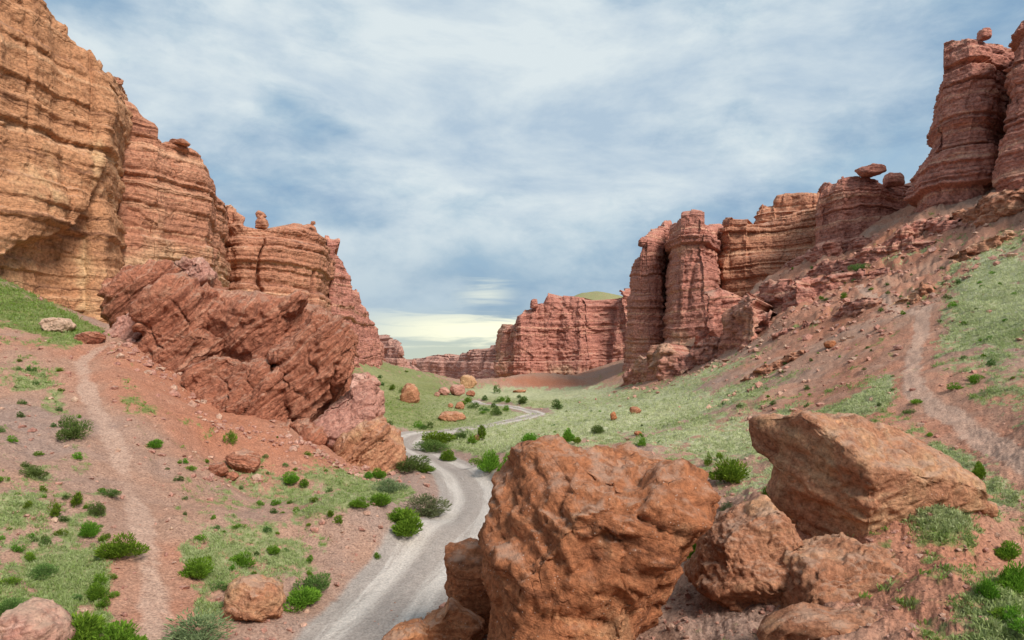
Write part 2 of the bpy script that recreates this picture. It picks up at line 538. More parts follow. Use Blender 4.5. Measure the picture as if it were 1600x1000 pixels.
def _fit():
    n = len(_gu)
    A = np.zeros((n + 3, n + 3))
    A[:n, :n] = _tps((_gu[:, None] - _gu) ** 2 + ((_gl[:, None] - _gl) * 0.8) ** 2) + np.eye(n) * 4e-4
    A[:n, n] = 1; A[:n, n + 1] = _gu; A[:n, n + 2] = _gl
    A[n:, :n] = A[:n, n:].T
    b = np.zeros(n + 3)
    # heights are fitted as picture rows so that near and far spots count alike
    b[:n] = (_gz - CZ) / _gc[:, 2]
    return np.linalg.solve(A, b)


_gw = _fit()


def base_z(u, d):
    l = np.log(d)
    out = np.zeros(u.shape)
    n = len(_gu)
    for i in range(n):
        out += _gw[i] * _tps((u - _gu[i]) ** 2 + ((l - _gl[i]) * 0.8) ** 2)
    out += _gw[n] + _gw[n + 1] * u + _gw[n + 2] * l
    return CZ + out * d


def catmull(pts, n=14):
    p = np.array(pts, float)
    p = np.vstack([2 * p[0] - p[1], p, 2 * p[-1] - p[-2]])
    out = []
    for i in range(1, len(p) - 2):
        for t in np.linspace(0, 1, n, endpoint=False):
            a, b, c, d = p[i - 1], p[i], p[i + 1], p[i + 2]
            out.append(0.5 * (2 * b + (c - a) * t + (2 * a - 5 * b + 4 * c - d) * t * t + (3 * b - a - 3 * c + d) * t ** 3))
    out.append(p[-2])
    return np.array(out)


def px_line(pts):
    q = np.array(pts, float)
    return np.stack([(q[:, 0] - CX) / F * q[:, 1], q[:, 1]], 1)


ROAD = catmull(px_line([(430, 13.5), (480, 15), (552, 17), (640, 21.8), (712, 28), (740, 35.5), (706, 44.5), (664, 51.5), (636, 57.5), (652, 63.5), (700, 69), (745, 73), (790, 78.6), (838, 88), (826, 97), (790, 105), (768, 114), (740, 128)]))
LPATH = catmull(px_line([(246, 14), (243, 16.3), (234, 19), (216, 23), (182, 27.5), (150, 32), (130, 36), (134, 39), (165, 41.3), (200, 42.2)]))


def seg_dist(x, y, line):
    """distance to polyline, signed offset, running length"""
    best = np.full(x.shape, 1e9); lat = np.zeros(x.shape); al = np.zeros(x.shape)
    run = 0.0
    for a, b in zip(line[:-1], line[1:]):
        e = b - a; L = math.hypot(*e)
        if L < 1e-6: continue
        e = e / L
        rx, ry = x - a[0], y - a[1]
        t = np.clip(rx * e[0] + ry * e[1], 0, L)
        dx, dy = rx - t * e[0], ry - t * e[1]
        dd = dx * dx + dy * dy
        m = dd < best
        best = np.where(m, dd, best)
        lat = np.where(m, np.sign(rx * e[1] - ry * e[0]) * np.sqrt(dd), lat)
        al = np.where(m, run + t, al)
        run += L
    return np.sqrt(best), lat, al


def nearby(x, y, line, margin):
    lo, hi = line.min(0) - margin, line.max(0) + margin
    return (x > lo[0]) & (x < hi[0]) & (y > lo[1]) & (y < hi[1])


def line_info(x, y, line, margin=6):
    m = nearby(x, y, line, margin)
    D = np.full(x.shape, 99.0); L = np.full(x.shape, 99.0); A = np.zeros(x.shape)
    if m.any():
        D[m], L[m], A[m] = seg_dist(x[m], y[m], line)
    return D, L, A


# earth bumps: column, row, distance, height, radius in metres
BUMPS = [(585, 832, 27, 1.0, 2.6), (545, 850, 25.5, 0.5, 2.0), (480, 792, 28.5, 0.5, 1.5), (805, 735, 42, 0.9, 2.5), (1000, 725, 38, 0.7, 3.0),
         (1150, 640, 55, 0.8, 4), (1400, 840, 16.5, 0.5, 2.0), (1480, 930, 12.2, 0.35, 1.2), (300, 840, 23, 0.25, 2.0), (850, 603, 182, 3.5, 9), (790, 603, 178, 1.5, 8)]


def shape_ground(u, d):
    x, y = u * d, d
    z = base_z(u, d)
    for (bx, by, bd, bh, br) in BUMPS:
        cx = (bx - CX) / F * bd
        z = z + bh * np.exp(-(((x - cx) ** 2 + (y - bd) ** 2) / (br * br)))
    p = np.stack([x, y, np.zeros_like(x)], -1)
    rd, rl, ra = line_info(x, y, ROAD)
    ld, ll, la = line_info(x, y, LPATH)
    calm = np.clip(np.minimum(rd / 3.5, ld / 1.4), 0.12, 1) ** 1.2
    fade = np.clip(80 / np.maximum(y, 1), 0.3, 1.0)
    rough = fbm(p, 0.12, 4, 0.5, 3.3) * 0.9 + (billow(p, 0.5, 3, 0.5, 9.0) - 0.35) * 0.42 + fbm(p, 2.2, 3, 0.55, 5.0) * 0.07
    z = z + rough * calm * np.clip(y / 18, 0.25, 1.0)
    pq = p + 0.5 * np.stack([fbm(p, 0.9, 3, 0.5, 51.0), fbm(p, 0.9, 3, 0.5, 61.0), 0 * x], -1)
    cl = crag(pq, 0.8, 3) * 0.10 + fbm(pq, 0.8, 5, 0.6, 71.0) * 0.30 + (billow(pq, 1.6, 4, 0.6, 75.0) - 0.35) * 0.16
    z = z + cl * sstep(y, 34, 20) * sstep(x, 2.0, 4.5) * sstep(y, 6, 9)
    # the rocky upper part of the right side: ledges that run with the slope
    px, py = CX + F * u, HY - F * (z - CZ) / d
    rk = sstep(px, 1080, 1180) * sstep(py, 560, 470) * sstep(y, 60, 75)
    rk = rk * (1 - sstep(px, 1480, 1580) * sstep(py, 330, 380))
    led = billow(np.stack([x * 0.10 + y * 0.05, y * 0.32 - x * 0.1, z * 0.25], -1), 1.0, 4, 0.55, 2.0)
    z = z + rk * ((np.clip(led * 5.0, 0, 2.6) - 1.0) * 0.3 + 1.5 * flakes(np.stack([x - 0.3 * y, y, 0 * z], -1), 0.09, 4, 5, 6.0) + 0.35 * crag(p, 0.35, 2) + 0.5 * (billow(p, 0.5, 4, 0.6, 77.0) - 0.35))
    rockband = np.clip(rk * sstep(led, 0.2, 0.45), 0, 1)
    z = z - 0.22 * sstep(rd, 3.0, 1.6) + 0.05 * np.exp(-((np.abs(rl) - 0.0) / 0.35) ** 2) * (rd < 3)
    z = z - 0.10 * sstep(ld, 0.9, 0.3)
    return z, rd, rl, ra, ld, rockband


def terrain_grid():
    uc = np.concatenate([np.linspace(-1.9, -0.82, 50, endpoint=False), np.linspace(-0.82, 0.82, 860), np.linspace(0.82, 1.9, 51)[1:]])
    dr = np.concatenate([np.geomspace(1.2, 9, 40, endpoint=False), np.geomspace(9, 150, 360, endpoint=False), np.geomspace(150, 420, 60, endpoint=False), np.geomspace(420, 6000, 30)])
    u, d = np.meshgrid(uc, dr)
    return u, d


TU, TD = terrain_grid()
TZ, RD, RL, RA, LD, ROCKB = shape_ground(TU, TD)
TX, TY = TU * TD, TD
_lndr = np.log(TD[:, 0]); _uc = TU[0]


def ground_z(x, y):
    """height of the built sheet at a spot"""
    x = np.atleast_1d(np.asarray(x, float)); y = np.atleast_1d(np.asarray(y, float))
    r = np.clip(np.interp(np.log(y), _lndr, np.arange(len(_lndr))), 0, len(_lndr) - 1.001)
    c = np.clip(np.interp(x / y, _uc, np.arange(len(_uc))), 0, len(_uc) - 1.001)
    i, j = r.astype(int), c.astype(int)
    a, b = r - i, c - j
    return (TZ[i, j] * (1 - a) * (1 - b) + TZ[i + 1, j] * a * (1 - b) + TZ[i, j + 1] * (1 - a) * b + TZ[i + 1, j + 1] * a * b)


def ground_hit(px, py, dmin=8.0):
    """first spot of the ground seen at a picture position"""
    ds = np.geomspace(dmin, 420, 2600)
    x = (px - CX) / F * ds
    z = ground_z(x, ds)
    ray = CZ + (HY - py) / F * ds
    k = np.nonzero(z >= ray)[0]
    i = k[0] if len(k) else len(ds) - 1
    return np.array([x[i], ds[i], z[i]])


RP1 = catmull(np.array([ground_hit(*p)[:2] for p in [(1640, 735), (1590, 712), (1540, 692), (1490, 655), (1440, 618), (1424, 590), (1428, 555), (1440, 520), (1440, 495), (1452, 478)]]))
RP2 = catmull(np.array([ground_hit(*p)[:2] for p in [(1430, 487), (1395, 480), (1370, 468), (1352, 455), (1342, 446)]]))


def build_ground():
    x, y, z = TX, TY, TZ
    p = np.stack([x, y, z], -1)
    px = CX + F * TU
    py = HY - F * (z - CZ) / TD
    R1, _, _ = line_info(x, y, RP1)
    R2, _, _ = line_info(x, y, RP2)
    nz1 = fbm(p, 0.45, 4, 0.55, 1.0)
    nz2 = fbm(p, 1.9, 3, 0.6, 8.0)
    nz0 = fbm(p, 0.09, 3, 0.5, 4.0)

    def blob(cx, cy, rx, ry, amt, rot=0.0):
        c, s = math.cos(rot), math.sin(rot)
        a = ((px - cx) * c + (py - cy) * s) / rx
        b = (-(px - cx) * s + (py - cy) * c) / ry
        return amt * np.exp(-(a * a + b * b) ** 1.5)
    g = np.full(x.shape, 0.16); pl = np.zeros(x.shape); tone = np.full(x.shape, 0.42)
    for (cx, cy, rx, ry, amt, pale, rot) in [
        # left slope
        (20, 470, 130, 34, 0.9, 0.0, 0.45), (110, 515, 90, 20, 0.5, 0.0, 0.2), (20, 820, 190, 110, 0.40, 0.25, 0), (120, 940, 120, 90, 0.45, 0.15, 0), (60, 640, 110, 60, 0.22, 0.2, 0.5),
        (380, 850, 150, 70, 0.48, 0.3, 0), (480, 765, 150, 40, 0.40, 0.3, 0), (330, 960, 90, 60, 0.4, 0.2, 0), (590, 780, 90, 50, 0.45, 0.2, 0), (210, 660, 40, 40, 0.15, 0, 0),
        # valley floor and far left foot
        (620, 610, 90, 55, 0.95, 0.15, 0.2), (680, 650, 130, 34, 1.0, 0.2, 0), (780, 640, 150, 30, 0.7, 0.35, 0), (690, 710, 90, 26, 0.8, 0.1, 0.3), (860, 612, 150, 16, 0.6, 0.8, 0),
        (900, 665, 220, 42, 0.62, 0.75, -0.12), (1030, 640, 170, 30, 0.5, 0.85, -0.2), (1120, 675, 150, 30, 0.40, 0.8, -0.2), (760, 690, 60, 34, 0.6, 0.2, 0.3),
        # strips of grass on the right side
        (1090, 590, 120, 16, 0.5, 0.6, -0.45), (1180, 605, 90, 16, 0.45, 0.5, -0.3), (1380, 610, 90, 22, 0.75, 0.55, -0.55), (1180, 690, 130, 22, 0.6, 0.7, -0.3),
        (1570, 450, 90, 75, 0.8, 0.85, 0), (1520, 520, 90, 60, 0.4, 0.6, 0), (1580, 560, 60, 60, 0.3, 0.5, 0), (1420, 400, 60, 14, 0.45, 0.5, -0.2), (1190, 750, 70, 30, 0.5, 0.7, 0),
        (1540, 740, 120, 36, 0.65, 0.45, 0.3), (1580, 660, 60, 40, 0.3, 0.5, 0), (1500, 800, 90, 30, 0.35, 0.5, 0), (1570, 970, 80, 60, 0.6, 0.3, 0), (1110, 850, 30, 30, 0.5, 0.1, 0),
    ]:
        b = blob(cx, cy, rx, ry, amt, rot)
        pl = np.maximum(pl, pale * np.clip(b / max(amt, 1e-3) * 1.3, 0, 1))
        g = g + b
    g = 0.16 + (g - 0.16) * 0.86 + nz1 * 0.62 + nz2 * 0.45 + nz0 * 0.4
    # earth colour: deep red on the banks below the tilted rocks, greyer on the left slope and shoulders
    tone += blob(330, 640, 190, 75, 0.28, 0.5) + blob(855, 597, 60, 9, 0.4) + blob(610, 835, 90, 40, 0.16) + blob(1350, 880, 260, 120, 0.22)
    tone += blob(1330, 410, 220, 60, 0.25, -0.4)
    tone += blob(1300, 560, 220, 110, 0.14, -0.5) + blob(560, 700, 80, 50, 0.2) + blob(820, 735, 60, 30, 0.25) + blob(1180, 980, 120, 60, -0.28)
    tone -= blob(40, 760, 160, 180, 0.12) + blob(650, 790, 70, 70, 0.28) + blob(930, 635, 60, 14, 0.3)
    tone = tone + nz0 * 0.35 + nz1 * 0.12
    redbank = blob(850, 597, 58, 9, 1.0) + blob(330, 610, 160, 45, 0.6, 0.5) + blob(590, 832, 80, 36, 0.55)
    g = g - redbank * 0.8 - ROCKB * 0.6
    g = g - 0.8 * sstep(RD, 3.4, 2.0) - 0.9 * sstep(LD, 1.2, 0.5) - 0.6 * sstep(R1, 1.6, 0.6) - 0.5 * sstep(R2, 1.0, 0.4)
    fl = sstep(y, 190, 260) * sstep(px, 800, 740)
    g = g - 0.45 * fl
    tone = tone + 0.1 * fl
    tone = np.where(RD < 6, tone - 0.25 * sstep(RD, 5.0, 2.0), tone)
    wid = 0.55 + 0.35 * fbm(p, 0.4, 2, 0.5, 11.0)
    wob = 0.35 * fbm(p, 0.55, 3, 0.6, 31.0)
    path = np.maximum.reduce([sstep(LD + wob, 0.75, 0.05) * 0.9, sstep(R1 + wob, 0.95, 0.15), sstep(R2, 0.9, 0.15)])
    path = path * np.clip(0.62 + 0.5 * wid + 0.5 * fbm(p, 0.22, 2, 0.5, 17.0), 0.35, 1.1)
    road = sstep(RD * (1 + 0.5 * sstep(y, 62, 80)) + (0.3 + 0.8 * sstep(y, 62, 80)) * wob, 2.2, 1.35)
    pl = np.clip(pl + nz0 * 0.3, 0, 1)
    attrs = dict(grass=g, pale=pl, path=path, tone=tone, road=road, lat=np.clip(RL, -9, 9), along=RA)
    nr, nc = x.shape
    faces = grid_faces(nr, nc)[:, ::-1]
    cen = lambda a: 0.25 * (a[:-1, :-1] + a[1:, :-1] + a[:-1, 1:] + a[1:, 1:]).ravel()
    isroad = cen(RD) < 1.95
    isl = (cen(LD) < 0.62) & ~isroad
    isr1 = cen(R1) < 0.75
    isr2 = (cen(R2) < 0.5) & ~isr1
    rest = ~(isroad | isl | isr1 | isr2)
    V = p.reshape(-1, 3)

    def piece(name, mask, label, cat):
        f = faces[mask]
        idx, inv = np.unique(f, return_inverse=True)
        o = mesh_np(name, V[idx], inv.reshape(f.shape), M['ground'], True, {k: a.ravel()[idx] for k, a in attrs.items()})
        tag(o, label, cat, kind='structure')
    piece('ground', rest, 'reddish canyon floor and slopes with patchy grass', 'ground')
    piece('road', isroad, 'pale winding dirt track with wheel ruts along the canyon floor', 'road')
    piece('footpath', isl, 'pale footpath climbing the left slope to the saddle', 'footpath')
    piece('footpath', isr1, 'pinkish footpath winding up the right valley side', 'footpath')
    piece('footpath', isr2, 'short thin footpath crossing high up under the right rock ledges', 'footpath')
    return dict(attrs, r1=R1, r2=R2)


GA = build_ground()

# ------------------------------------------------------------------ cliffs
S_BIG = [strata_profile(100 + i, 0.8, 5.5, sharp=0.09) for i in range(6)]
S_THIN = [strata_profile(200 + i, 0.3, 1.2, sharp=0.14) for i in range(6)]


def cliff(name, label, st, mat, N=500, Mr=260, seed=1, big=0.7, thin=0.25, butt=1.2, bf=0.09, rough=0.35, capdir=(0, 1), bury=3.0,
          tint=0.3, tintf=None, extra=None, notch=0.5, sscale=1.0, dip=(0, 0), group=None, smooth_n=25, fine=1.0, blocks=0.32, name_cat='cliff', caplen=1.0, capto=False):
    """a rock wall raised along plan stations (column, distance, foot row, top row, setback of the top in metres)"""
    N, Mr = int(N * 0.62), int(Mr * 0.62)
    smooth_n = int(smooth_n * 0.66) // 2 * 2 + 1
    s = np.array([q if len(q) == 5 else (*q, 1.5) for q in st], float)
    X, Y = (s[:, 0] - CX) / F * s[:, 1], s[:, 1]
    mpp = s[:, 1] / F
    seg = np.hypot(np.diff(X), np.diff(Y))
    vis = np.hypot(np.diff(s[:, 0]), 0.35 * seg / (0.5 * (mpp[1:] + mpp[:-1]))) + 1e-3 + np.abs(np.diff(s[:, 3])) * 0.4
    t = np.concatenate([[0], np.cumsum(vis)])
    q = np.linspace(0, t[-1], N)
    ip = lambda a: np.interp(q, t, a)
    px, d, by, ty, sb = [ip(s[:, k]) for k in range(5)]
    x, y = (px - CX) / F * d, d
    k = np.hanning(smooth_n + 2)[1:-1]; k /= k.sum()
    sm = lambda a: np.convolve(np.pad(a, smooth_n // 2, mode='reflect', reflect_type='odd'), k, 'valid')[:len(a)]
    xs, ys = sm(x), sm(y)
    tx, ty_ = np.gradient(xs), np.gradient(ys)
    L = np.hypot(tx, ty_) + 1e-9
    nx, ny = ty_ / L, -tx / L
    # stations run left to right as seen, so this normal faces the viewer
    arc = np.concatenate([[0], np.cumsum(np.hypot(np.diff(x), np.diff(y)))])
    zb = CZ + (HY - by) / F * d - bury
    zt = CZ + (HY - ty) / F * (d + sb)
    r = np.random.RandomState(seed)
    # broken top: block steps of irregular length
    cuts = np.cumsum(r.uniform(0.5, 2.6, 400)) * (d.mean() / 90)
    lev = r.uniform(-1, 1, 401)
    zt = zt + notch * 0.6 * lev[np.searchsorted(cuts, arc)] * (d / 90)
    v = np.linspace(0, 1, Mr)[:, None]
    z = zb + v * (zt - zb)
    hv = np.clip((z - zb - bury) / np.maximum(zt - zb - bury, 0.5), -0.2, 1)
    bx, byy = x[None] + 0 * v, y[None] + 0 * v
    p = np.stack([bx, byy, z], -1)
    warp = fbm(p, 0.05, 2, 0.5, seed * 3.1) * 1.6 + fbm(p, 0.3, 2, 0.5, seed * 1.3) * 0.30
    strat = (z + dip[0] * bx + dip[1] * byy + warp) / sscale
    mod = np.clip(0.65 + 0.9 * fbm(p, 0.07, 2, 0.5, seed * 5.7), 0.15, 1.3)
    mod2 = np.clip(0.6 + 1.0 * fbm(p, 0.25, 2, 0.5, seed * 2.2), 0.0, 1.4)
    pv = np.stack([bx, byy, z * 0.18], -1)
    bb = billow(pv, bf, 4, 0.5, seed * 7.3)
    disp = big * S_BIG[seed % 6](strat) * mod * sscale + thin * S_THIN[seed % 6](strat) * mod2 * sscale
    disp = disp + butt * (bb - 0.35) * 2.0
    # joints: narrow vertical clefts
    jn = np.abs(pnoise(bx * bf * 2.2 + seed, byy * bf * 2.2, z * bf * 0.18 + seed * 2))
    disp = disp - 0.8 * butt * np.exp(-(jn / 0.035) ** 2) * np.clip(0.3 + 2 * fbm(p, 0.06, 2, 0.5, seed), 0, 1)
    disp = disp + rough * (fbm(p, 0.5 / fine, 4, 0.55, seed * 9.1) * 1.2 + (billow(p, 1.3 / fine, 3, 0.55, seed * 4.4) - 0.3) * 0.7)
    pw = p + 0.5 * np.stack([fbm(p, 0.6, 2, 0.5, seed), fbm(p, 0.6, 2, 0.5, seed + 20), fbm(p, 0.6, 2, 0.5, seed + 40)], -1)
    disp = disp + blocks * (crag(pw * np.array([1, 1, 0.7]), 0.30 / fine, seed) * 1.0 + crag(pw * np.array([1, 1, 1.5]), 0.85 / fine, seed + 5) * 0.5)
    disp = disp - sb[None] * np.clip(hv, 0, 1) ** 1.1
    rim = np.clip((z - zt[None]) / (1.0 * d.mean() / 90) + 1, 0, 1)
    disp = disp - 0.5 * (d.mean() / 90) * rim ** 2
    if extra is not None:
        disp = disp + extra(px[None] + 0 * v, HY - F * (z - CZ) / d, z)
    vx, vy = bx + nx[None] * disp, byy + ny[None] * disp
    vz = z + 0.12 * rough * fbm(p, 0.9, 3, 0.5, seed * 2.9)
    # flat ground above, running back from the rim
    K = 6
    cd = np.array(capdir, float); cd /= np.hypot(*cd)
    off = np.array([0.6, 2.0, 5.0, 10, 20, 34])[:, None] * (d.mean() / 90) * caplen
    cxs = vx[-1][None] + cd[0] * off; cys = vy[-1][None] + cd[1] * off
    if capto:
        tt = np.array([0.06, 0.18, 0.35, 0.55, 0.78, 1.0])[:, None]
        mx, my = vx[-1].mean(), np.percentile(vy[-1], 80)
        cxs = vx[-1][None] * (1 - tt) + mx * tt; cys = vy[-1][None] * (1 - tt) + my * tt
    czs = vz[-1][None] - off * 0.03 - 0.05
    if capto: czs = vz[-1][None] * (1 - tt) + vz[-1].mean() * tt - 2.0 * tt - 0.05
    A = np.concatenate([vx, cxs]); B = np.concatenate([vy, cys]); Cc = np.concatenate([vz, czs])
    stz = np.concatenate([strat * sscale, np.repeat(strat[-1:] * sscale, K, 0)])
    pyv = HY - F * (z - CZ) / d
    tn = np.full(z.shape, tint) if tintf is None else tintf(px[None] + 0 * v, pyv)
    tn = np.concatenate([tn, np.repeat(tn[-1:], K, 0)])
    V = np.stack([A, B, Cc], -1).reshape(-1, 3)
    o = mesh_np(name, V, grid_faces(Mr + K, N), mat, True, dict(strat=stz, tint=tn))
    return tag(o, label, name_cat, group)


def overhang(px, py, z):
    """the hollow under the nearest left wall"""
    edge = np.interp(px, [-100, 0, 40, 75, 110, 125, 150, 162, 170], [420, 400, 372, 372, 352, 330, 300, 260, 230])
    m = sstep(py, edge - 4, edge + 10)
    bulge = np.exp(-((py - edge + 40) / 60.0) ** 2) * 0.9
    return -1.6 * m * sstep(px, 175, 150) + bulge - 1.2 * np.exp(-((px - 100 - (py - 250) * 0.1) / 10) ** 2) * sstep(py, 150, 230) * sstep(py, 400, 330) * 0


def tint_l1(px, py):
    return 0.02 + 0.45 * np.exp(-(((px - 70) / 70) ** 2 + ((py - 280) / 110) ** 2)) + 0.5 * np.exp(-((px - 150) / 14) ** 2) * sstep(py, 150, 250) + 0.25 * sstep(py, 350, 420)


cliff('cliff', 'towering tan rock wall at the left edge with a hollow under it', [
    (-330, 46, 430, -330, 0.9), (-160, 48, 430, -210, 0.9), (-60, 50, 445, -110, 0.9), (0, 52, 455, -60, 0.9), (60, 55, 475, -38, 0.9), (92, 57, 485, -5, 0.9), (100, 58, 488, 30, 0.9), (122, 59, 492, 45, 0.9),
    (128, 59.5, 493, 62, 0.8), (160, 61, 498, 85, 0.8), (170, 62, 500, 100, 0.6), (176, 64, 502, 118, 0.6), (182, 68, 505, 126, 0.6), (190, 78, 505, 140, 0.3)],
    M['tan'], 520, 420, 2, big=0.75, thin=0.34, butt=0.6, bf=0.07, rough=0.22, blocks=0.22, capdir=(-1, 0.4), tintf=tint_l1, extra=overhang, notch=0.5, fine=1.0)


def tint_l2(px, py):
    return 0.12 + 0.55 * sstep(py, 350, 440) + 0.25 * np.exp(-((px - 250) / 30) ** 2) * sstep(py, 290, 330)


cliff('cliff', 'brown square-topped rock wall just beyond the left tan wall', [
    (140, 72, 500, 110, 0.3), (178, 70, 500, 122, 0.4), (196, 71, 500, 148, 0.4), (206, 71.5, 500, 155, 0.4), (222, 72, 500, 172, 0.4), (243, 73, 500, 188, 0.4), (247, 73, 500, 214, 0.6),
    (270, 75, 500, 222, 0.6), (292, 77, 500, 226, 0.6), (318, 79, 500, 236, 0.6), (330, 80, 500, 244, 0.6), (336, 82, 500, 262, 0.6), (341, 86, 500, 290, 0.6), (352, 92, 500, 318, 0.4), (362, 104, 500, 340, 0.3)],
    M['banded'], 440, 330, 3, big=0.6, thin=0.34, butt=0.8, bf=0.10, rough=0.2, blocks=0.25, capdir=(-1, 0.5), tintf=tint_l2, notch=0.5)


def cracks_l3(px, py, z):
    wob = 5 * pnoise(py / 9.0, 0.3, 0.7) + 5 * np.sin(py / 18.0)
    c1 = np.exp(-((px - (408 + wob)) / (1.3 + 1.2 * sstep(py, 400, 450))) ** 2) * sstep(py, 362, 378)
    c2 = np.exp(-((px - (487 + (470 - py) * 0.15)) / 2.5) ** 2) * sstep(py, 418, 428) * sstep(py, 490, 470)
    return -1.5 * c1 - 1.2 * c2


cliff('cliff', 'layered red rock wall with tall dark cracks behind the tilted outcrop', [
    (338, 110, 520, 318, 0.3), (350, 102, 520, 322, 0.4), (376, 101, 520, 338, 0.4), (380, 101, 520, 350, 0.4), (400, 102, 520, 354, 0.4), (425, 103, 520, 357, 0.4), (462, 106, 540, 353, 0.4),
    (470, 107, 540, 348, 0.4), (500, 110, 550, 351, 0.4), (508, 113, 555, 362, 0.4), (512, 120, 558, 380, 0.3), (515, 130, 560, 380, 0.3)],
    M['banded'], 380, 280, 4, big=0.75, thin=0.35, butt=0.7, bf=0.08, rough=0.25, capdir=(-1, 0.6), tint=0.12, extra=cracks_l3, notch=0.4)
cliff('cliff', 'stepped red rock spur at the far end of the left wall', [
    (508, 130, 560, 388, 1), (512, 126, 560, 384, 1.5), (516, 125, 560, 372, 1.5), (522, 126, 562, 368, 1.5), (529, 127, 562, 372, 1.5), (533, 128, 562, 388, 1.5), (540, 130, 564, 396, 1.5),
    (543, 131, 564, 405, 1.5), (556, 134, 566, 416, 1.5), (560, 136, 566, 432, 1.5), (562, 138, 568, 448, 1.5), (578, 144, 568, 452, 2), (582, 148, 570, 470, 2), (590, 154, 572, 486, 2),
    (594, 160, 572, 500, 2), (600, 172, 574, 512, 2), (604, 190, 575, 530, 1)],
    M['red'], 320, 280, 5, big=0.9, thin=0.35, butt=1.1, bf=0.09, rough=0.3, caplen=0.3, capdir=(-0.3, 1), tint=0.1, notch=0.6)
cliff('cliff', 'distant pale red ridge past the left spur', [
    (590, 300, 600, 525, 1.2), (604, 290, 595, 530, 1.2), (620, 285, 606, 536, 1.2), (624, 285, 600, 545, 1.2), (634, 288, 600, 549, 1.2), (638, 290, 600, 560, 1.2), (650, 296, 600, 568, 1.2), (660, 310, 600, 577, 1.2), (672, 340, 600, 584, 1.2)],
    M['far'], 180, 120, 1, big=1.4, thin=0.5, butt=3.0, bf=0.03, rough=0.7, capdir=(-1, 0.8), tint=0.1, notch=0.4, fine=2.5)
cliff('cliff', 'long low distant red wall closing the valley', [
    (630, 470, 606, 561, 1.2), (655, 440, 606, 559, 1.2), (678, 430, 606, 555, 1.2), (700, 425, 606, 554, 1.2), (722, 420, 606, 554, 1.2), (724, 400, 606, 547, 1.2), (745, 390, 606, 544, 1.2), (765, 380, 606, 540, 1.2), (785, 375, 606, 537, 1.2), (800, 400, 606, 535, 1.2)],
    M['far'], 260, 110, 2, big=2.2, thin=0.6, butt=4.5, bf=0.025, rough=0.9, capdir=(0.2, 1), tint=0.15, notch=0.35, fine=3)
cliff('cliff', 'low broken red wall at the foot of the right cliff far down the valley', [
    (735, 290, 596, 578, 3), (748, 250, 600, 582, 2), (762, 240, 602, 576, 2), (775, 232, 604, 570, 2), (790, 228, 604, 566, 2), (806, 240, 604, 560, 2)],
    M['red'], 160, 90, 3, big=1.0, thin=0.4, butt=2.0, bf=0.06, rough=0.5, capdir=(1, 0.8), tint=0.3, notch=0.6, fine=1.6)


def tint_r5(px, py):
    return 0.12 + 0.45 * np.exp(-((px - 778) / 26) ** 2) + 0.45 * sstep(py, 545, 585) * np.exp(-((px - 885) / 60) ** 2)  # left end tinted yellow for the low sun's glow; foot is tan rock


cliff('cliff', 'broad red buttressed cliff in the middle distance on the right', [
    (792, 300, 600, 512, 1), (776, 240, 600, 509, 1.5), (778, 222, 601, 508, 1.5), (790, 218, 602, 502, 2), (800, 216, 602, 500, 2), (802, 216, 602, 494, 2), (814, 215, 602, 490, 2), (820, 215, 602, 482, 3),
    (834, 214, 603, 476, 3), (838, 214, 603, 472, 3), (850, 214, 603, 470, 3), (856, 214, 603, 458, 3), (864, 214, 603, 461, 3), (885, 213, 603, 463, 3), (905, 212, 603, 465, 3), (925, 212, 603, 463, 3),
    (935, 214, 603, 468, 3), (948, 213.5, 603, 466, 2), (956, 212, 603, 464, 2), (968, 210, 603, 460, 2), (990, 208, 600, 455, 2), (1010, 225, 600, 452, 2)],
    M['red'], 560, 280, 1, big=0.65, thin=0.3, butt=4.2, bf=0.05, rough=0.6, blocks=1.0, capdir=(0.6, 1), tintf=tint_r5, notch=0.5, fine=1.5)


def tint_r4(px, py):
    return 0.08 + 0.35 * sstep(py, 500, 545) + 0.3 * np.exp(-((px - 1060) / 16) ** 2) * sstep(py, 400, 450)


cliff('cliff', 'slim red pillar wall with a rock balanced on its rim', [
    (1004, 190, 590, 398, 1), (978, 160, 588, 410, 1.5), (980, 152, 588, 402, 2), (988, 149, 588, 390, 2), (994, 148, 586, 386, 2), (1012, 147, 584, 380, 2), (1018, 147, 584, 368, 2), (1030, 148, 580, 363, 2), (1042, 150, 576, 361, 2), (1050, 158, 570, 352, 1), (1056, 168, 566, 345, 1)],
    M['red'], 300, 330, 2, big=0.6, thin=0.3, butt=0.9, bf=0.10, rough=0.3, capto=True, caplen=0.3, capdir=(0, 1), tintf=tint_r4, notch=0.35)
cliff('cliff', 'tall castle-like red butte with a flat broken crown', [
    (1052, 165, 570, 352, 1), (1036, 148, 572, 352, 1.2), (1040, 141, 572, 345, 2), (1050, 138, 570, 343, 2), (1060, 136, 566, 340, 2), (1064, 136, 566, 327, 2), (1080, 135, 560, 325, 2), (1102, 134, 545, 328, 2), (1106, 134, 540, 336, 2),
    (1117, 135, 530, 339, 2), (1122, 138, 520, 350, 2), (1130, 146, 510, 352, 1), (1138, 160, 500, 352, 1)],
    M['red'], 340, 360, 0, big=0.75, thin=0.35, butt=1.1, bf=0.09, rough=0.3, capto=True, caplen=0.3, capdir=(0, 1), tintf=tint_r4, notch=0.3)
cliff('cliff', 'pale banded wall between the castle butte and the red block', [
    (1112, 150, 470, 342, 2), (1125, 146, 470, 342, 2), (1164, 143, 455, 342, 3), (1167, 143, 455, 350, 4), (1180, 142, 450, 348, 5), (1210, 140, 440, 338, 6), (1240, 138, 430, 330, 6), (1280, 136, 420, 322, 6)],
    M['banded'], 320, 200, 3, big=1.2, thin=0.5, butt=0.8, bf=0.06, rough=0.3, capdir=(0.6, 1), tint=0.25, notch=0.25)
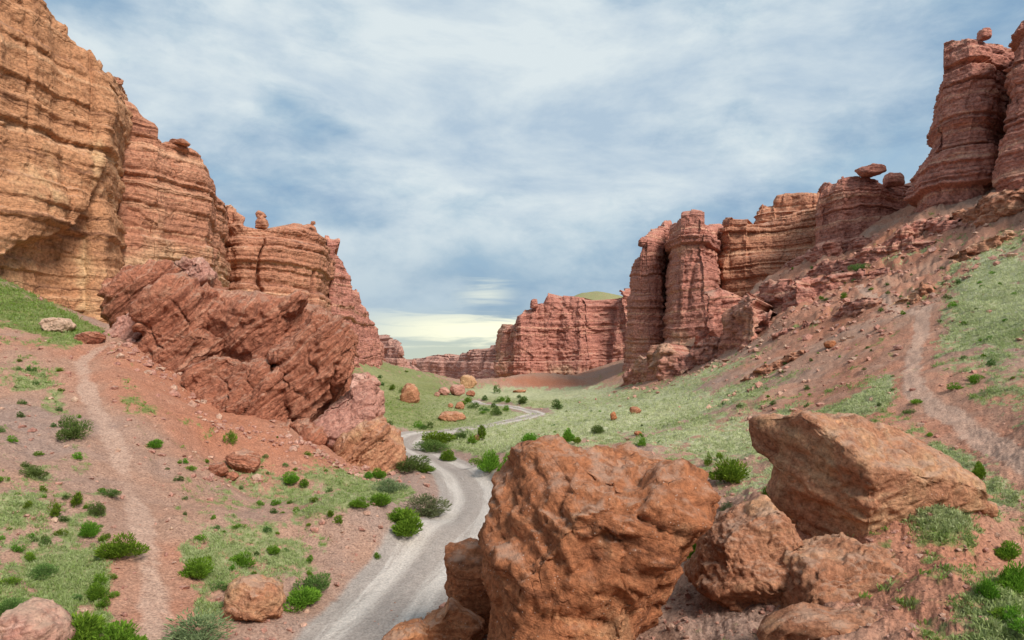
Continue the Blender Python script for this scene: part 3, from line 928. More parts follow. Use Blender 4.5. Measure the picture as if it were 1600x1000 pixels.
cliff('cliff', 'low jutting rock rim above the pale banded wall', [
    (1190, 175, 345, 325, 0.5), (1178, 165, 345, 324, 0.5), (1182, 162, 345, 321, 0.5), (1208, 160, 345, 318, 0.6), (1212, 160, 345, 303, 0.6), (1222, 159, 345, 300, 0.6), (1262, 156, 340, 297, 0.8), (1285, 155, 335, 300, 1)],
    M['banded'], 200, 100, 5, big=0.8, thin=0.4, butt=0.8, bf=0.10, rough=0.3, capdir=(0.6, 1), tint=0.3, notch=0.3, bury=2)
cliff('cliff', 'blocky red rock wall with a flat capstone on top', [
    (1285, 140, 410, 292, 1), (1266, 122, 405, 292, 1.2), (1270, 119, 402, 290, 1.5), (1300, 116, 392, 284, 1.5), (1318, 115, 388, 278, 1.5), (1330, 115, 385, 273, 1.5), (1345, 114, 376, 274, 1.5), (1385, 114, 350, 276, 1.5), (1396, 115, 340, 284, 1.5), (1408, 117, 330, 291, 1.5), (1430, 120, 325, 288, 1.5), (1455, 124, 320, 285, 1)],
    M['red'], 360, 250, 4, big=0.6, thin=0.3, butt=1.4, bf=0.07, rough=0.3, capto=True, caplen=0.3, capdir=(0, 1), tint=0.05, notch=0.4)
cliff('cliff', 'tall red stepped rock tower at the upper right', [
    (1470, 120, 330, 192, 5), (1424, 106, 335, 148, 5), (1425, 99, 335, 112, 5), (1442, 95, 335, 84, 4.5), (1465, 93, 328, 72, 4), (1490, 92, 318, 62, 3), (1520, 91, 305, 60, 2.2), (1545, 91, 295, 57, 2), (1562, 92, 290, 60, 1.5), (1590, 95, 285, 72, 1), (1640, 98, 285, 80, 1)],
    M['red'], 420, 420, 1, big=1.05, thin=0.5, butt=0.9, bf=0.08, rough=0.35, capto=True, caplen=0.3, capdir=(0, 1), tint=0.18, notch=0.35)
cliff('cliff', 'rounded red rock tower cut off by the right edge of the picture', [
    (1590, 104, 290, 125, 1), (1566, 95, 292, 85, 2), (1556, 88, 292, 58, 2), (1566, 85.5, 290, 42, 2.5), (1580, 84.5, 286, 38, 2), (1610, 83, 280, 32, 2), (1660, 81, 275, 22, 2), (1760, 78, 265, 0, 2), (1900, 76, 250, -20, 2)],
    M['red'], 360, 400, 2, big=0.95, thin=0.45, butt=0.8, bf=0.08, rough=0.35, capdir=(1, 0.4), tint=0.1, notch=0.3)

# ------------------------------------------------------------------ rocks
_ico = {}


def ico(level):
    if level not in _ico:
        bm = bmesh.new()
        bmesh.ops.create_icosphere(bm, subdivisions=level, radius=1.0)
        v = np.array([q.co[:] for q in bm.verts]); f = np.array([[w.index for w in q.verts] for q in bm.faces])
        bm.free()
        _ico[level] = (v / np.linalg.norm(v, axis=1)[:, None], f)
    return _ico[level]


def outline_radius(poly, c, th):
    """distance from c to a closed outline in direction th"""
    p = np.array(poly, float) - c
    a, b = p, np.roll(p, -1, 0)
    dx, dy = np.cos(th)[:, None], np.sin(th)[:, None]
    ex, ey = b[:, 0] - a[:, 0], b[:, 1] - a[:, 1]
    den = dx * ey - dy * ex
    den = np.where(np.abs(den) < 1e-9, 1e-9, den)
    t = (a[:, 0] * ey - a[:, 1] * ex) / den
    s = (a[:, 0] * dy - a[:, 1] * dx) / den
    ok = (t > 0) & (s >= -1e-6) & (s <= 1 + 1e-6)
    t = np.where(ok, t, 1e9)
    return t.min(1)


def rock_mesh(poly, d, thick, seed, level=5, amp=0.06, bed=(0, 0, 1), beds=0.03, bedscale=0.5, facets=8, cuts=(), box=0.7, tint=0.3, ffreq=1.0, rockiness=1.0, common=None, squeeze=0.9, flake=0.9, crack=1.2):
    """a boulder whose outline follows poly (metres in x and z, centred) with real thickness; returns vertices, faces, attributes"""
    v, f = ico(level)
    v = v + np.array([0, -0.4, 0])      # finer faces on the open side
    v = v / np.linalg.norm(v, axis=1)[:, None]
    pl = np.array(poly, float)
    c = pl.mean(0)
    th = np.arctan2(v[:, 2], v[:, 0])
    tt = np.linspace(-math.pi, math.pi, 721)
    R = outline_radius(pl, c, tt)
    R = np.where(R > 1e8, np.median(R), R)
    k = np.hanning(11)[1:-1]; k /= k.sum()
    R = np.convolve(np.concatenate([R[-5:-1], R, R[1:5]]), k, 'valid')
    r = np.interp(th, tt, R)
    cc = np.sqrt(v[:, 0] ** 2 + v[:, 2] ** 2)
    w = np.abs(v[:, 1])
    # superellipse section
    nrm = (cc ** (2 / box) + w ** (2 / box)) ** (box / 2)
    cc2, w2 = cc / np.maximum(nrm, 1e-9), w / np.maximum(nrm, 1e-9)
    p = np.stack([c[0] + np.cos(th) * r * cc2, np.sign(v[:, 1]) * w2 * thick, c[1] + np.sin(th) * r * cc2], 1)
    ext = float(np.mean(R))
    rs = np.random.RandomState(seed)
    ctr = np.array([c[0], 0, c[1]])
    q = p - ctr
    for n, dist in cuts:
        n = np.array(n, float); n /= np.linalg.norm(n)
        h = q @ n - dist
        q = q - np.where(h > 0, h * 0.92, 0)[:, None] * n
    for i in range(facets):
        n = rs.normal(size=3); n[1] = -abs(n[1]) * 1.2 if i % 4 else abs(n[1]); n /= np.linalg.norm(n)
        m = (q @ n).max()
        dist = m * rs.uniform(0.74, 0.9)
        h = q @ n - dist
        q = q - np.where(h > 0, h * 0.88, 0)[:, None] * n
    p = q + ctr
    # vertex normals
    def normals(p):
        a = np.cross(p[f[:, 1]] - p[f[:, 0]], p[f[:, 2]] - p[f[:, 0]])
        n = np.zeros_like(p)
        for i in range(3): np.add.at(n, f[:, i], a)
        return n / (np.linalg.norm(n, axis=1)[:, None] + 1e-12)
    n = normals(p)
    bed = np.array(bed, float); bed /= np.linalg.norm(bed)
    fr = ffreq / ext
    sp = seed * 1.37
    if common: sp, fr = 5.0, 1.0 / common
    if common: p = p + np.array([0, d, 0])
    strat = p @ bed + fbm(p, 0.6 * fr, 2, 0.5, sp) * 0.25 / fr
    e = 1.0 / fr if common else ext
    pw = p + 0.22 / fr * np.stack([fbm(p, 1.5 * fr, 3, 0.55, sp + k) for k in (1, 21, 41)], -1)
    # blocks follow the bedding: squeezed across the beds
    pb = pw + (pw @ bed)[:, None] * bed * squeeze
    pb = pb / (1 + 0.25 * squeeze)
    q = (fbm(p, 0.9 * fr, 3, 0.5, sp + 3) * 1.1 + (billow(pw, 2.2 * fr, 4, 0.55, sp + 7) - 0.33) * 0.5 + fbm(p, 9 * fr, 4, 0.6, sp + 2) * 0.3) * amp * e
    q = q + flake * amp * e * (1.6 * flakes(pb, 0.9 * fr, 5, 5, sp + 11) + 0.8 * flakes(pb, 2.6 * fr, 4, 4, sp + 15))
    q = q + rockiness * amp * e * (1.0 * crag(pb, 1.3 * fr, sp) + 0.65 * crag(pb, 3.1 * fr, sp + 9) + 0.25 * crag(pb, 8.0 * fr, sp + 4))
    crk = np.abs(pnoise(pw[:, 0] * 1.4 * fr + sp, pw[:, 1] * 1.4 * fr, pw[:, 2] * 1.4 * fr + 3 * sp))
    q = q - amp * e * crack * np.exp(-(crk / 0.022) ** 2) * np.clip(0.2 + 2 * fbm(p, 0.8 * fr, 1, 0.5, sp + 40), 0, 1)
    q = q + beds * e * (S_BIG[seed % 6 if not common else 2](strat / (bedscale * 0.5)) * 0.7 + S_THIN[(seed + 1) % 6 if not common else 3](strat / (bedscale * 0.5)) * 0.5) * np.clip(0.7 + fbm(p, fr, 2, 0.5, sp + 9), 0, 1.3)
    if common: p = p - np.array([0, d, 0])
    p = p + n * q[:, None]
    return p, f, dict(strat=strat, tint=np.full(len(p), tint))


def rock(name, poly_px, d, thick, mat, label=None, cat='boulder', parent=None, group=None, **kw):
    poly = [((x - CX) / F * d, CZ + (HY - y) / F * d) for x, y in poly_px]
    v, f, at = rock_mesh(poly, d, thick, **kw)
    v[:, 1] += d
    if parent is None:
        o0 = np.array([v[:, 0].mean(), d, v[:, 2].min()])
        o = mesh_np(name, v, f, M[mat], True, at)
        tag(o, label, cat, group)
    else:
        o = mesh_np(name, v, f, M[mat], True, at, parent)
    return o


# the tilted outcrop under the left wall
OC = tag(empty('rock_outcrop', tuple(P(420, 700, 41))), 'big outcrop of tilted red slabs and blocks below the left wall', 'rock outcrop')
BED = (-0.62, -0.25, 0.74)
for nm, poly, d, th, mat, kw in [
    ('rock_core', [(236, 560), (256, 470), (330, 452), (480, 470), (548, 535), (560, 610), (515, 660), (440, 655), (330, 630), (270, 590)], 47, 3.0, 'slab', dict(level=5)),
    ('rock_ridge', [(178, 446), (208, 420), (238, 414), (284, 414), (339, 443), (336, 493), (240, 512), (196, 520), (183, 493)], 51, 3.0, 'slab', dict(level=6, tint=0.2)),
    ('rock_block', [(176, 537), (199, 498), (233, 482), (254, 496), (240, 527), (201, 540)], 44.5, 1.6, 'pink', dict(level=5, tint=0.3)),
    ('cap_block', [(285, 412), (300, 404), (317, 405), (323, 412), (331, 438), (318, 443), (288, 442)], 48.5, 1.1, 'pink', dict(level=5, tint=0.35, beds=0.03)),
    ('rock_ridge', [(236, 566), (243, 523), (228, 514), (252, 447), (293, 441), (335, 456), (340, 498), (334, 516), (371, 535), (380, 560), (330, 600), (296, 618), (262, 590)], 43.5, 2.8, 'slab', dict(level=6)),
    ('rock_shelf', [(325, 490), (385, 472), (440, 470), (482, 480), (470, 540), (482, 548), (477, 575), (450, 595), (376, 580), (330, 540)], 45, 3.2, 'slab', dict(level=6)),
    ('rock_fin', [(410, 502), (430, 488), (478, 452), (486, 470), (470, 492), (430, 512), (400, 520)], 43.5, 1.4, 'slab', dict(level=5)),
    ('rock_block', [(296, 622), (307, 578), (339, 558), (376, 560), (420, 570), (444, 583), (457, 600), (456, 664), (424, 672), (358, 655), (321, 643)], 40.8, 2.6, 'slab', dict(level=6)),
    ('tilted_slab', [(424, 535), (462, 508), (496, 477), (524, 495), (540, 507), (554, 532), (558, 580), (520, 620), (494, 675), (456, 667), (452, 600), (446, 570)], 42.0, 2.4, 'slab', dict(level=6)),
    ('tilted_slab', [(553, 587), (578, 584), (593, 604), (591, 640), (560, 672), (528, 702), (486, 676), (512, 637), (551, 613)], 40.6, 1.5, 'pink', dict(level=6, facets=4, tint=0.1, cuts=(((0.1, -1, 0.35), 0.9),))),
    ('foot_block', [(520, 710), (540, 686), (572, 666), (603, 650), (616, 677), (621, 714), (600, 742), (556, 742), (528, 732)], 40.0, 1.7, 'buff', dict(level=6, tint=0.4)),
    ('foot_block', [(420, 668), (432, 660), (454, 662), (458, 680), (440, 684), (424, 678)], 38.6, 0.6, 'slab', dict(level=4)),
    ('foot_block', [(454, 662), (470, 655), (500, 668), (500, 690), (470, 684)], 39.0, 0.8, 'slab', dict(level=4)),
]:
    args = dict(seed=len(OC.children) + 3, bed=BED, bedscale=1.1, beds=0.15, amp=0.07, facets=5, box=0.42, common=3.0, squeeze=2.0, flake=1.2, crack=2.4)
    args.update(kw)
    o = rock(nm, [(x - 0, y) for x, y in poly], d, th, mat, parent=OC, **args)
    o.matrix_parent_inverse = OC.matrix_world.inverted()
bpy.context.view_layer.update()
for o in OC.children:
    o.matrix_parent_inverse = OC.matrix_world.inverted()

# near boulders
rock('boulder', [(819, 702), (846, 700), (893, 704), (926, 713), (962, 724), (1005, 718), (1041, 722), (1084, 737), (1107, 766), (1109, 795), (1098, 820), (1080, 842), (1066, 892), (1055, 935), (1030, 955), (994, 985),
                 (962, 1010), (870, 1060), (765, 1030), (772, 946), (765, 892), (756, 842), (767, 809), (782, 773), (796, 734), (800, 720)], 14.0, 2.1, 'hero',
     'huge rust-orange boulder in the foreground beside the track', seed=11, level=6, amp=0.055, beds=0.03, bed=(0.25, -0.4, 0.9), bedscale=0.5, facets=3, box=0.52,
     cuts=(((-0.12, -0.55, 0.83), 1.85), ((0.75, -0.45, -0.48), 1.75)), ffreq=1.3, rockiness=1.2, flake=1.7, squeeze=1.2, crack=1.3)
rock('boulder', [(697, 852), (735, 845), (772, 850), (790, 900), (786, 980), (738, 996), (706, 980), (699, 915)], 17.2, 0.75, 'hero', 'red upright rock tucked against the left side of the huge orange boulder', seed=12, level=5, amp=0.06, tint=0.1, beds=0.03)
rock('boulder', [(640, 988), (690, 955), (706, 938), (740, 950), (757, 975), (748, 1020), (700, 1040), (650, 1030)], 15.6, 0.7, 'hero', 'rounded red rock at the bottom edge between track and huge orange boulder', seed=13, level=5, amp=0.07, tint=0.1)
rock('boulder', [(596, 1000), (615, 984), (650, 974), (672, 985), (680, 1010), (660, 1040), (600, 1040)], 15.0, 0.6, 'hero', 'low red rock cut off by the bottom edge beside the track', seed=14, level=5, amp=0.06, tint=0.1)
rock('boulder', [(1180, 672), (1188, 656), (1220, 644), (1264, 630), (1292, 629), (1344, 648), (1400, 664), (1460, 694), (1500, 732), (1517, 762), (1513, 785), (1440, 800), (1404, 812), (1372, 830), (1340, 850), (1296, 870), (1264, 842),
                 (1232, 816), (1214, 780), (1222, 740), (1192, 716)], 16.2, 1.7, 'buff', 'big slanting buff boulder perched on the right mound', seed=21, level=6, amp=0.05, beds=0.045, bed=(-0.3, -0.5, 0.8), bedscale=0.5,
     facets=2, box=0.6, tint=0.45, cuts=(((0.20, -0.55, 0.81), 1.12), ((-0.80, -0.58, -0.1), 1.15), ((0.1, -1.0, -0.1), 1.5)), ffreq=1.3, rockiness=0.8, flake=1.5, squeeze=1.2)
rock('rock_outcrop', [(1112, 834), (1132, 814), (1172, 792), (1200, 784), (1220, 802), (1238, 842), (1246, 892), (1222, 950), (1192, 966), (1152, 948), (1120, 938), (1078, 908), (1096, 878)], 15.4, 1.4, 'buff',
     'lumpy buff outcrop under the slanting boulder', 'rock outcrop', seed=22, level=6, amp=0.065, beds=0.05, bedscale=0.5, facets=4, tint=0.3, ffreq=1.6)
rock('rock_outcrop', [(1196, 900), (1225, 868), (1270, 856), (1340, 850), (1420, 872), (1500, 893), (1545, 925), (1510, 985), (1350, 1010), (1230, 1000), (1190, 955)], 14.3, 1.35, 'buff',
     'broad rugged red-brown rock mound in front of the slanting boulder', 'rock outcrop', seed=24, level=6, amp=0.07, beds=0.04, bed=(-0.3, -0.4, 0.8), bedscale=0.5, facets=4, box=0.65, tint=0.05, ffreq=1.8, flake=1.3)
rock('rock_outcrop', [(1190, 990), (1240, 958), (1330, 962), (1420, 962), (1470, 950), (1480, 975), (1450, 1000), (1380, 1040), (1200, 1040)], 11.9, 0.8, 'buff', 'low buff ledge of rock across the bottom right corner', 'rock outcrop', seed=23, level=5, amp=0.07, beds=0.05, bedscale=0.3, tint=0.4, ffreq=2)


def ell(cx, cy, w, h, seed, n=11, flat=0.15):
    r = np.random.RandomState(seed)
    out = []
    for i in range(n):
        a = 2 * math.pi * (i + r.uniform(-0.25, 0.25)) / n
        q = r.uniform(0.86, 1.08)
        x, y = math.cos(a) * w / 2 * q, -math.sin(a) * h / 2 * q
        x = math.copysign(abs(x / (w / 2)) ** 0.85, x) * w / 2
        out.append((cx + x, cy + y))
    return out


BOULDERS = [  # column, row of the middle, width, height, material, label
    (397, 940, 100, 76, 'buff', 'round buff boulder on the left verge of the track', 0.5),
    (45, 985, 125, 84, 'pink', 'grey-pink boulder in the bottom left corner', 0.5),
    (381, 723, 52, 40, 'slab', 'larger red-brown rock of the trio below the tilted outcrop', 0.2),
    (340, 734, 30, 24, 'slab', 'small rounded rock at the left of the trio below the outcrop', 0.1),
    (360, 745, 28, 16, 'slab', 'flat rock at the front of the trio below the outcrop', 0.1),
    (90, 509, 50, 26, 'pink', 'flat pale boulder on the grass above the left saddle', 0.9),
    (140, 529, 46, 22, 'slab', 'dark red blocky rock behind the left saddle', 0.0),
    (641, 614, 32, 38, 'buff', 'tall tan wedge-shaped boulder on the green foot of the left wall', 0.4),
    (706, 651, 50, 17, 'buff', 'long flat orange slab lying beside the far track', 0.3),
    (719, 634, 17, 14, 'buff', 'small orange boulder in the grass behind the long slab', 0.2),
    (704, 634, 9, 9, 'buff', 'tiny orange boulder left of another in the valley grass', 0.2),
    (714, 610, 28, 20, 'pink', 'large rounded pink boulder in the far valley', 0.1),
    (694, 612, 20, 14, 'pink', 'broken pink boulder left of the large rounded one', 0.1),
    (683, 616, 10, 9, 'pink', 'small pink rock at the left end of the far boulder row', 0.1),
    (735, 615, 16, 10, 'slab', 'small red boulder right of the large rounded pink one', 0.1),
    (732, 597, 26, 24, 'buff', 'square tan block at the foot of the far broken wall', 0.7),
    (745, 684, 12, 12, 'buff', 'round brown rock among shrubs beside the track bend', 0.2),
    (959, 651, 11, 16, 'hero', 'small upright orange rock on the pale grass slope', 0.2),
    (993, 641, 20, 13, 'buff', 'squat orange rock on the pale grass slope above an upright one', 0.2),
    (997, 677, 14, 8, 'hero', 'flat orange rock in the pale grass behind the huge boulder', 0.1),
    (1298, 538, 20, 14, 'hero', 'lone orange rock halfway up the right red slope', 0.1),
    (812, 611, 26, 6, 'buff', 'thin flat tan rock below the red earth cone', 0.3),
    (1448, 452, 26, 10, 'slab', 'flat rock at the top of the right footpath', 0.3),
    (1542, 795, 34, 26, 'buff', 'cracked buff rock right of the slanting boulder', 0.3),
    (560, 660, 0, 0, None, '', 0),
]
for i, (cx, cy, w, h, mat, lab, tn) in enumerate(BOULDERS):
    if not w: continue
    g = ground_hit(cx, cy + h * 0.42)
    d = g[1]
    m = d / F
    th = 0.5 * m * (0.75 * w if w < 2.2 * h else 0.5 * w)
    lv = 5 if w > 40 else (4 if w > 14 else 3)
    poly = ell(cx, cy, w, h, 40 + i)
    if 'wedge' in lab: poly = [(624, 606), (636, 597), (648, 600), (655, 616), (658, 630), (640, 634), (626, 628)]
    rock('boulder', poly, d + th * 0.6, th, mat, lab, seed=30 + i, level=lv, amp=0.08, beds=0.05, bedscale=0.6 * max(w * m / 3, 0.4), facets=8, box=0.6, tint=tn, bed=(-0.3, 0.1, 0.9) if i % 2 else (0.3, 0.2, 0.9))

# stones standing on the rims
for (poly, d, th, mat, lab, tn) in [
    ([(1337, 268), (1342, 261), (1360, 259), (1378, 262), (1379, 270), (1366, 274), (1346, 275)], 115.5, 2.0, 'red', 'flat capstone lying on the blocky red wall', 0.2),
    ([(1381, 280), (1387, 271), (1404, 270), (1410, 277), (1409, 293), (1383, 293)], 118, 1.5, 'red', 'reddish knob on the blocky wall right of the capstone', 0.45),
    ([(997, 384), (998, 376), (1005, 369), (1011, 374), (1009, 381), (1003, 386)], 148.5, 0.9, 'red', 'small rock balanced on the rim of the slim pillar wall', 0.1),
    ([(1529, 64), (1530, 50), (1533, 45), (1544, 45), (1547, 50), (1545, 64)], 92.8, 0.8, 'red', 'small square knob on top of the tall red tower', 0.2),
    ([(400, 358), (401, 345), (404, 338), (412, 338), (417, 344), (419, 358)], 103.5, 0.9, 'banded', 'tan stone stump standing on the layered left wall', 0.5),
    ([(401, 341), (400, 335), (404, 329), (412, 332), (417, 338), (412, 342)], 103.5, 0.6, 'banded', 'dark stone perched on the tan stump on the left wall', 0.0),
    ([(485, 351), (487, 346), (492, 346), (493, 351)], 109, 0.3, 'banded', 'tiny stone on the flat top of the layered left wall', 0.0),
    ([(828, 482), (829, 470), (832, 467), (839, 468), (842, 482)], 216, 1.5, 'red', 'small square turret on the broad buttressed cliff', 0.2),
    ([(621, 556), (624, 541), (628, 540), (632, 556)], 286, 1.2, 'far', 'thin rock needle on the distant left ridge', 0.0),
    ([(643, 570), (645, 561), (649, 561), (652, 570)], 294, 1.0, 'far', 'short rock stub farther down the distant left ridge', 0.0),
    ([(262, 226), (266, 219), (290, 219), (296, 223), (294, 228)], 77, 0.8, 'banded', 'flat dark stone on top of the square brown wall', 0.0),
]:
    rock('rim_stone', poly, d, th, mat, lab, 'rock', seed=60 + int(poly[0][0]) % 37, level=4, amp=0.08, beds=0.09, bedscale=0.8, facets=5, tint=tn, box=0.45)

# rock ledges breaking out of the right slope: foot line (column, row) and height in rows
LEDGES = [
    ('red', 'pale broken rock bluff below the castle butte', 0.45, [(1118, 560, 20), (1126, 556, 50), (1140, 552, 62), (1160, 546, 60), (1178, 534, 45), (1190, 520, 30), (1205, 508, 14)]),
    ('red', 'square-edged red rock step above the pale bluff', 0.1, [(1150, 500, 8), (1166, 498, 28), (1190, 490, 34), (1215, 482, 30), (1236, 474, 24), (1250, 470, 10)]),
    ('red', 'long dark-edged ledge over the upper end of the thin footpath', 0.25, [(1225, 486, 8), (1245, 480, 24), (1270, 470, 26), (1300, 460, 24), (1330, 448, 18), (1352, 440, 10), (1390, 430, 6)]),
    ('red', 'long low ledge rising across the upper right slope', 0.2, [(1240, 440, 6), (1275, 432, 14), (1310, 424, 16), (1350, 414, 18), (1390, 404, 16), (1430, 394, 18), (1460, 384, 8)]),
    ('red', 'ledge below the tall red tower', 0.35, [(1385, 386, 6), (1410, 380, 16), (1440, 368, 18), (1470, 360, 14), (1500, 352, 10)]),
    ('banded', 'broad overhanging ledge below the towers at the right edge', 0.3, [(1470, 352, 8), (1490, 352, 18), (1520, 352, 28), (1555, 350, 34), (1590, 346, 34), (1640, 340, 30), (1700, 330, 20)]),
    ('banded', 'tan ledge along the top of the pale grass patch', 0.6, [(1490, 412, 6), (1510, 406, 14), (1535, 396, 16), (1565, 382, 12), (1585, 374, 6)]),
    ('red', 'red rock rib running down from the castle butte to the grass', 0.2, [(1040, 592, 6), (1062, 586, 22), (1090, 574, 30), (1115, 560, 26), (1130, 548, 10)]),
    ('red', 'pale rocky skirt at the foot of the slim pillar wall', 0.5, [(968, 604, 8), (985, 602, 26), (1005, 599, 38), (1030, 596, 44), (1048, 592, 30), (1062, 588, 8)]),
    ('red', 'red buttress foot between the castle butte and the pale bluff', 0.25, [(1085, 552, 10), (1098, 548, 44), (1112, 540, 56), (1128, 526, 50), (1144, 508, 40), (1160, 492, 14)]),
    ('red', 'low ledge on the bare slope under the pale banded wall', 0.25, [(1215, 424, 5), (1245, 414, 12), (1285, 402, 15), (1325, 390, 13), (1365, 378, 6)]),
    ('banded', 'low scarp in the red slope above the nose of the slanting boulder', 0.3, [(1150, 604, 3), (1180, 592, 9), (1215, 578, 11), (1250, 562, 8), (1275, 552, 3)]),
    ('red', 'broken ledge right below the thin footpath', 0.3, [(1285, 506, 4), (1315, 496, 11), (1348, 486, 12), (1378, 478, 6)]),
    ('red', 'short ledge just above the lone orange rock', 0.3, [(1190, 540, 4), (1215, 530, 12), (1245, 520, 10), (1265, 512, 5)]),
    ('banded', 'small orange ledge beside the top of the right footpath', 0.5, [(1395, 482, 5), (1420, 476, 12), (1446, 464, 16), (1468, 452, 6)]),
]
for i, (mat, lab, tn, pts) in enumerate(LEDGES):
    st = []
    for (x, y, h) in pts:
        d = ground_hit(x, y)[1]
        st.append((x, d + 0.3, y + 2, y - h * 1.4, 0.2 * h * d / F))
    cliff('rock_ledge', lab, st, M[mat], int(max(120, (pts[-1][0] - pts[0][0]) * 1.0)), 70, i + 1, big=0.5, thin=0.3, butt=1.0, bf=0.16, rough=0.4, capdir=(0.6, 1), bury=2.0, tint=tn, notch=0.9,
          sscale=0.5, name_cat='rock ledge', blocks=1.0, fine=0.7, smooth_n=41)

# far green hill behind the buttressed cliff
v, f = ico(5)
hv = v * np.array([26, 40, 14]) + np.array([(930 - CX) / F * 420, 420, CZ + (HY - 470) / F * 420 - 9.5])
hv[:, 2] += fbm(hv, 0.05, 3, 0.5, 2) * 2
hill = mesh_np('hill', hv, f, M['ground'], True, dict(grass=np.full(len(hv), 0.62), pale=np.full(len(hv), 0.25), path=np.zeros(len(hv)), tone=np.full(len(hv), 0.4), road=np.zeros(len(hv)), lat=np.full(len(hv), 9.0), along=np.zeros(len(hv))))
tag(hill, 'rounded green hilltop showing behind the broad red cliff', 'hill', kind='structure')

# ------------------------------------------------------------------ plants
M['leaf'] = leaf_material('shrub_leaf', (0.05, 0.12, 0.014), (0.20, 0.36, 0.040), 0.4)
M['leaf_dark'] = leaf_material('dark_shrub_leaf', (0.05, 0.10, 0.028), (0.155, 0.25, 0.065), 0.35)
M['leaf_sage'] = leaf_material('sage_leaf', (0.10, 0.14, 0.06), (0.26, 0.31, 0.15), 0.35)
M['grass'] = leaf_material('grass_blade', (0.14, 0.22, 0.03), (0.46, 0.48, 0.28), 0.35)
M['twig'] = plain('twig_bark', (0.14, 0.10, 0.07))


def blades(base, dirs, length, width, shade, rs, bend=0.25):
    """narrow two-triangle leaves"""
    n = len(base)
    side = np.cross(dirs, rs.normal(size=(n, 3))); side /= np.linalg.norm(side, axis=1)[:, None] + 1e-9
    midp = base + dirs * (length * 0.5)[:, None] + rs.normal(size=(n, 3)) * (length * 0.06)[:, None]
    tip = base + dirs * length[:, None] + np.array([0, 0, -1]) * (bend * length * rs.uniform(0, 0.5, n))[:, None]
    a, b = midp - side * (width / 2)[:, None], midp + side * (width / 2)[:, None]
    V = np.stack([base, b, tip, a], 1).reshape(-1, 3)
    Fc = np.arange(4 * n).reshape(n, 4)
    return V, Fc, np.repeat(shade, 4)


def shrub_proto(name, seed, n, mat, upright, spread, lobes, leaf):
    """unit shrub: about 1 wide, 1 tall, foot at the origin"""
    rs = np.random.RandomState(seed)
    L = []
    for k in range(lobes):
        a = rs.uniform(0, 2 * math.pi); r = rs.uniform(0.08, 0.42) if k else 0.05
        L.append((math.cos(a) * r, math.sin(a) * r * 0.8, rs.uniform(0.35, 0.95) if k else 0.95, rs.uniform(0.13, 0.27)))
    which = rs.randint(0, lobes, n)
    lo = np.array(L)[which]
    dv = rs.normal(size=(n, 3)); dv /= np.linalg.norm(dv, axis=1)[:, None]
    rr = rs.uniform(0.35, 1.0, n) ** 0.6
    c = np.stack([lo[:, 0] + dv[:, 0] * lo[:, 3] * rr * spread, lo[:, 1] + dv[:, 1] * lo[:, 3] * rr * spread, lo[:, 2] * 0.5 + dv[:, 2] * lo[:, 2] * 0.42 * rr], 1)
    c[:, 2] = np.maximum(c[:, 2], 0.03)
    d = dv * (1 - upright) + np.array([0, 0, 1]) * upright + rs.normal(size=(n, 3)) * 0.18
    d[:, :2] += np.stack([lo[:, 0], lo[:, 1]], 1) * 0.6
    d /= np.linalg.norm(d, axis=1)[:, None]
    ln = rs.uniform(0.6, 1.3, n) * leaf
    V, Fc, sh = blades(c, d, ln, ln * 0.24, np.clip(rs.uniform(0, 1, n) * 0.8 + rs.uniform(-0.1, 0.2), 0, 1), rs)
    o = mesh_np(name, V, Fc, M[mat], False, dict(shade=sh))
    me = o.data
    bpy.data.objects.remove(o)
    # stems
    bm = bmesh.new()
    for k in range(max(4, lobes)):
        q = L[k % lobes]
        top = Vector((q[0] * 1.2 + rs.uniform(-.1, .1), q[1] * 1.2 + rs.uniform(-.1, .1), q[2] * 0.6))
        ax = (top - Vector((0, 0, -0.08))).normalized()
        s1 = ax.orthogonal().normalized(); s2 = ax.cross(s1)
        ring = []
        for pt, rad in ((Vector((q[0] * .2, q[1] * .2, -0.1)), 0.025), (top, 0.008)):
            ring.append([bm.verts.new(pt + (s1 * math.cos(t) + s2 * math.sin(t)) * rad) for t in (0, 2.1, 4.2)])
        for j in range(3):
            bm.faces.new((ring[0][j], ring[0][(j + 1) % 3], ring[1][(j + 1) % 3], ring[1][j]))
    ms = bpy.data.meshes.new('stem')
    bm.to_mesh(ms); bm.free()
    ms.materials.append(M['twig'])
    return me, ms


PROTO = {
    'g': [shrub_proto('foliage', 1 + i, 2600, 'leaf', 0.62, 1.25, 5 + i, 0.13) for i in range(4)],
    's': [shrub_proto('foliage', 11 + i, 2400, 'leaf_sage', 0.4, 1.5, 7, 0.10) for i in range(2)],
    'd': [shrub_proto('foliage', 21 + i, 2200, 'leaf_dark', 0.5, 1.4, 6, 0.11) for i in range(3)],
    'm': [shrub_proto('foliage', 31 + i, 420, 'leaf', 0.55, 1.3, 4, 0.24) for i in range(4)],
    'n': [shrub_proto('foliage', 41 + i, 420, 'leaf_dark', 0.5, 1.4, 4, 0.22) for i in range(3)],
}
_rng = random.Random(5)


def shrub(px, py, w, h, kind, label, group=None, parts=True):
    """foot at picture position px, py; w and h are picture sizes"""
    g = ground_hit(px, py)
    m = g[1] / F
    fo, st = PROTO[kind][_rng.randrange(len(PROTO[kind]))]
    sx = w * m
    sz = h * m
    a = _rng.uniform(0, 6.28)
    if parts:
        r = empty('shrub', tuple(g - np.array([0, 0, 0.02])))
        r.rotation_euler.z = a
        r.scale = (sx, sx, sz)
        for nm, me in (('foliage', fo), ('stem', st)):
            c = bpy.data.objects.new(nm, me); COL.objects.link(c); c.parent = r
    else:
        r = bpy.data.objects.new('shrub', fo); COL.objects.link(r)
        r.location = tuple(g - np.array([0, 0, 0.02])); r.rotation_euler.z = a; r.scale = (sx, sx, sz)
    tag(r, label, 'shrub', group)


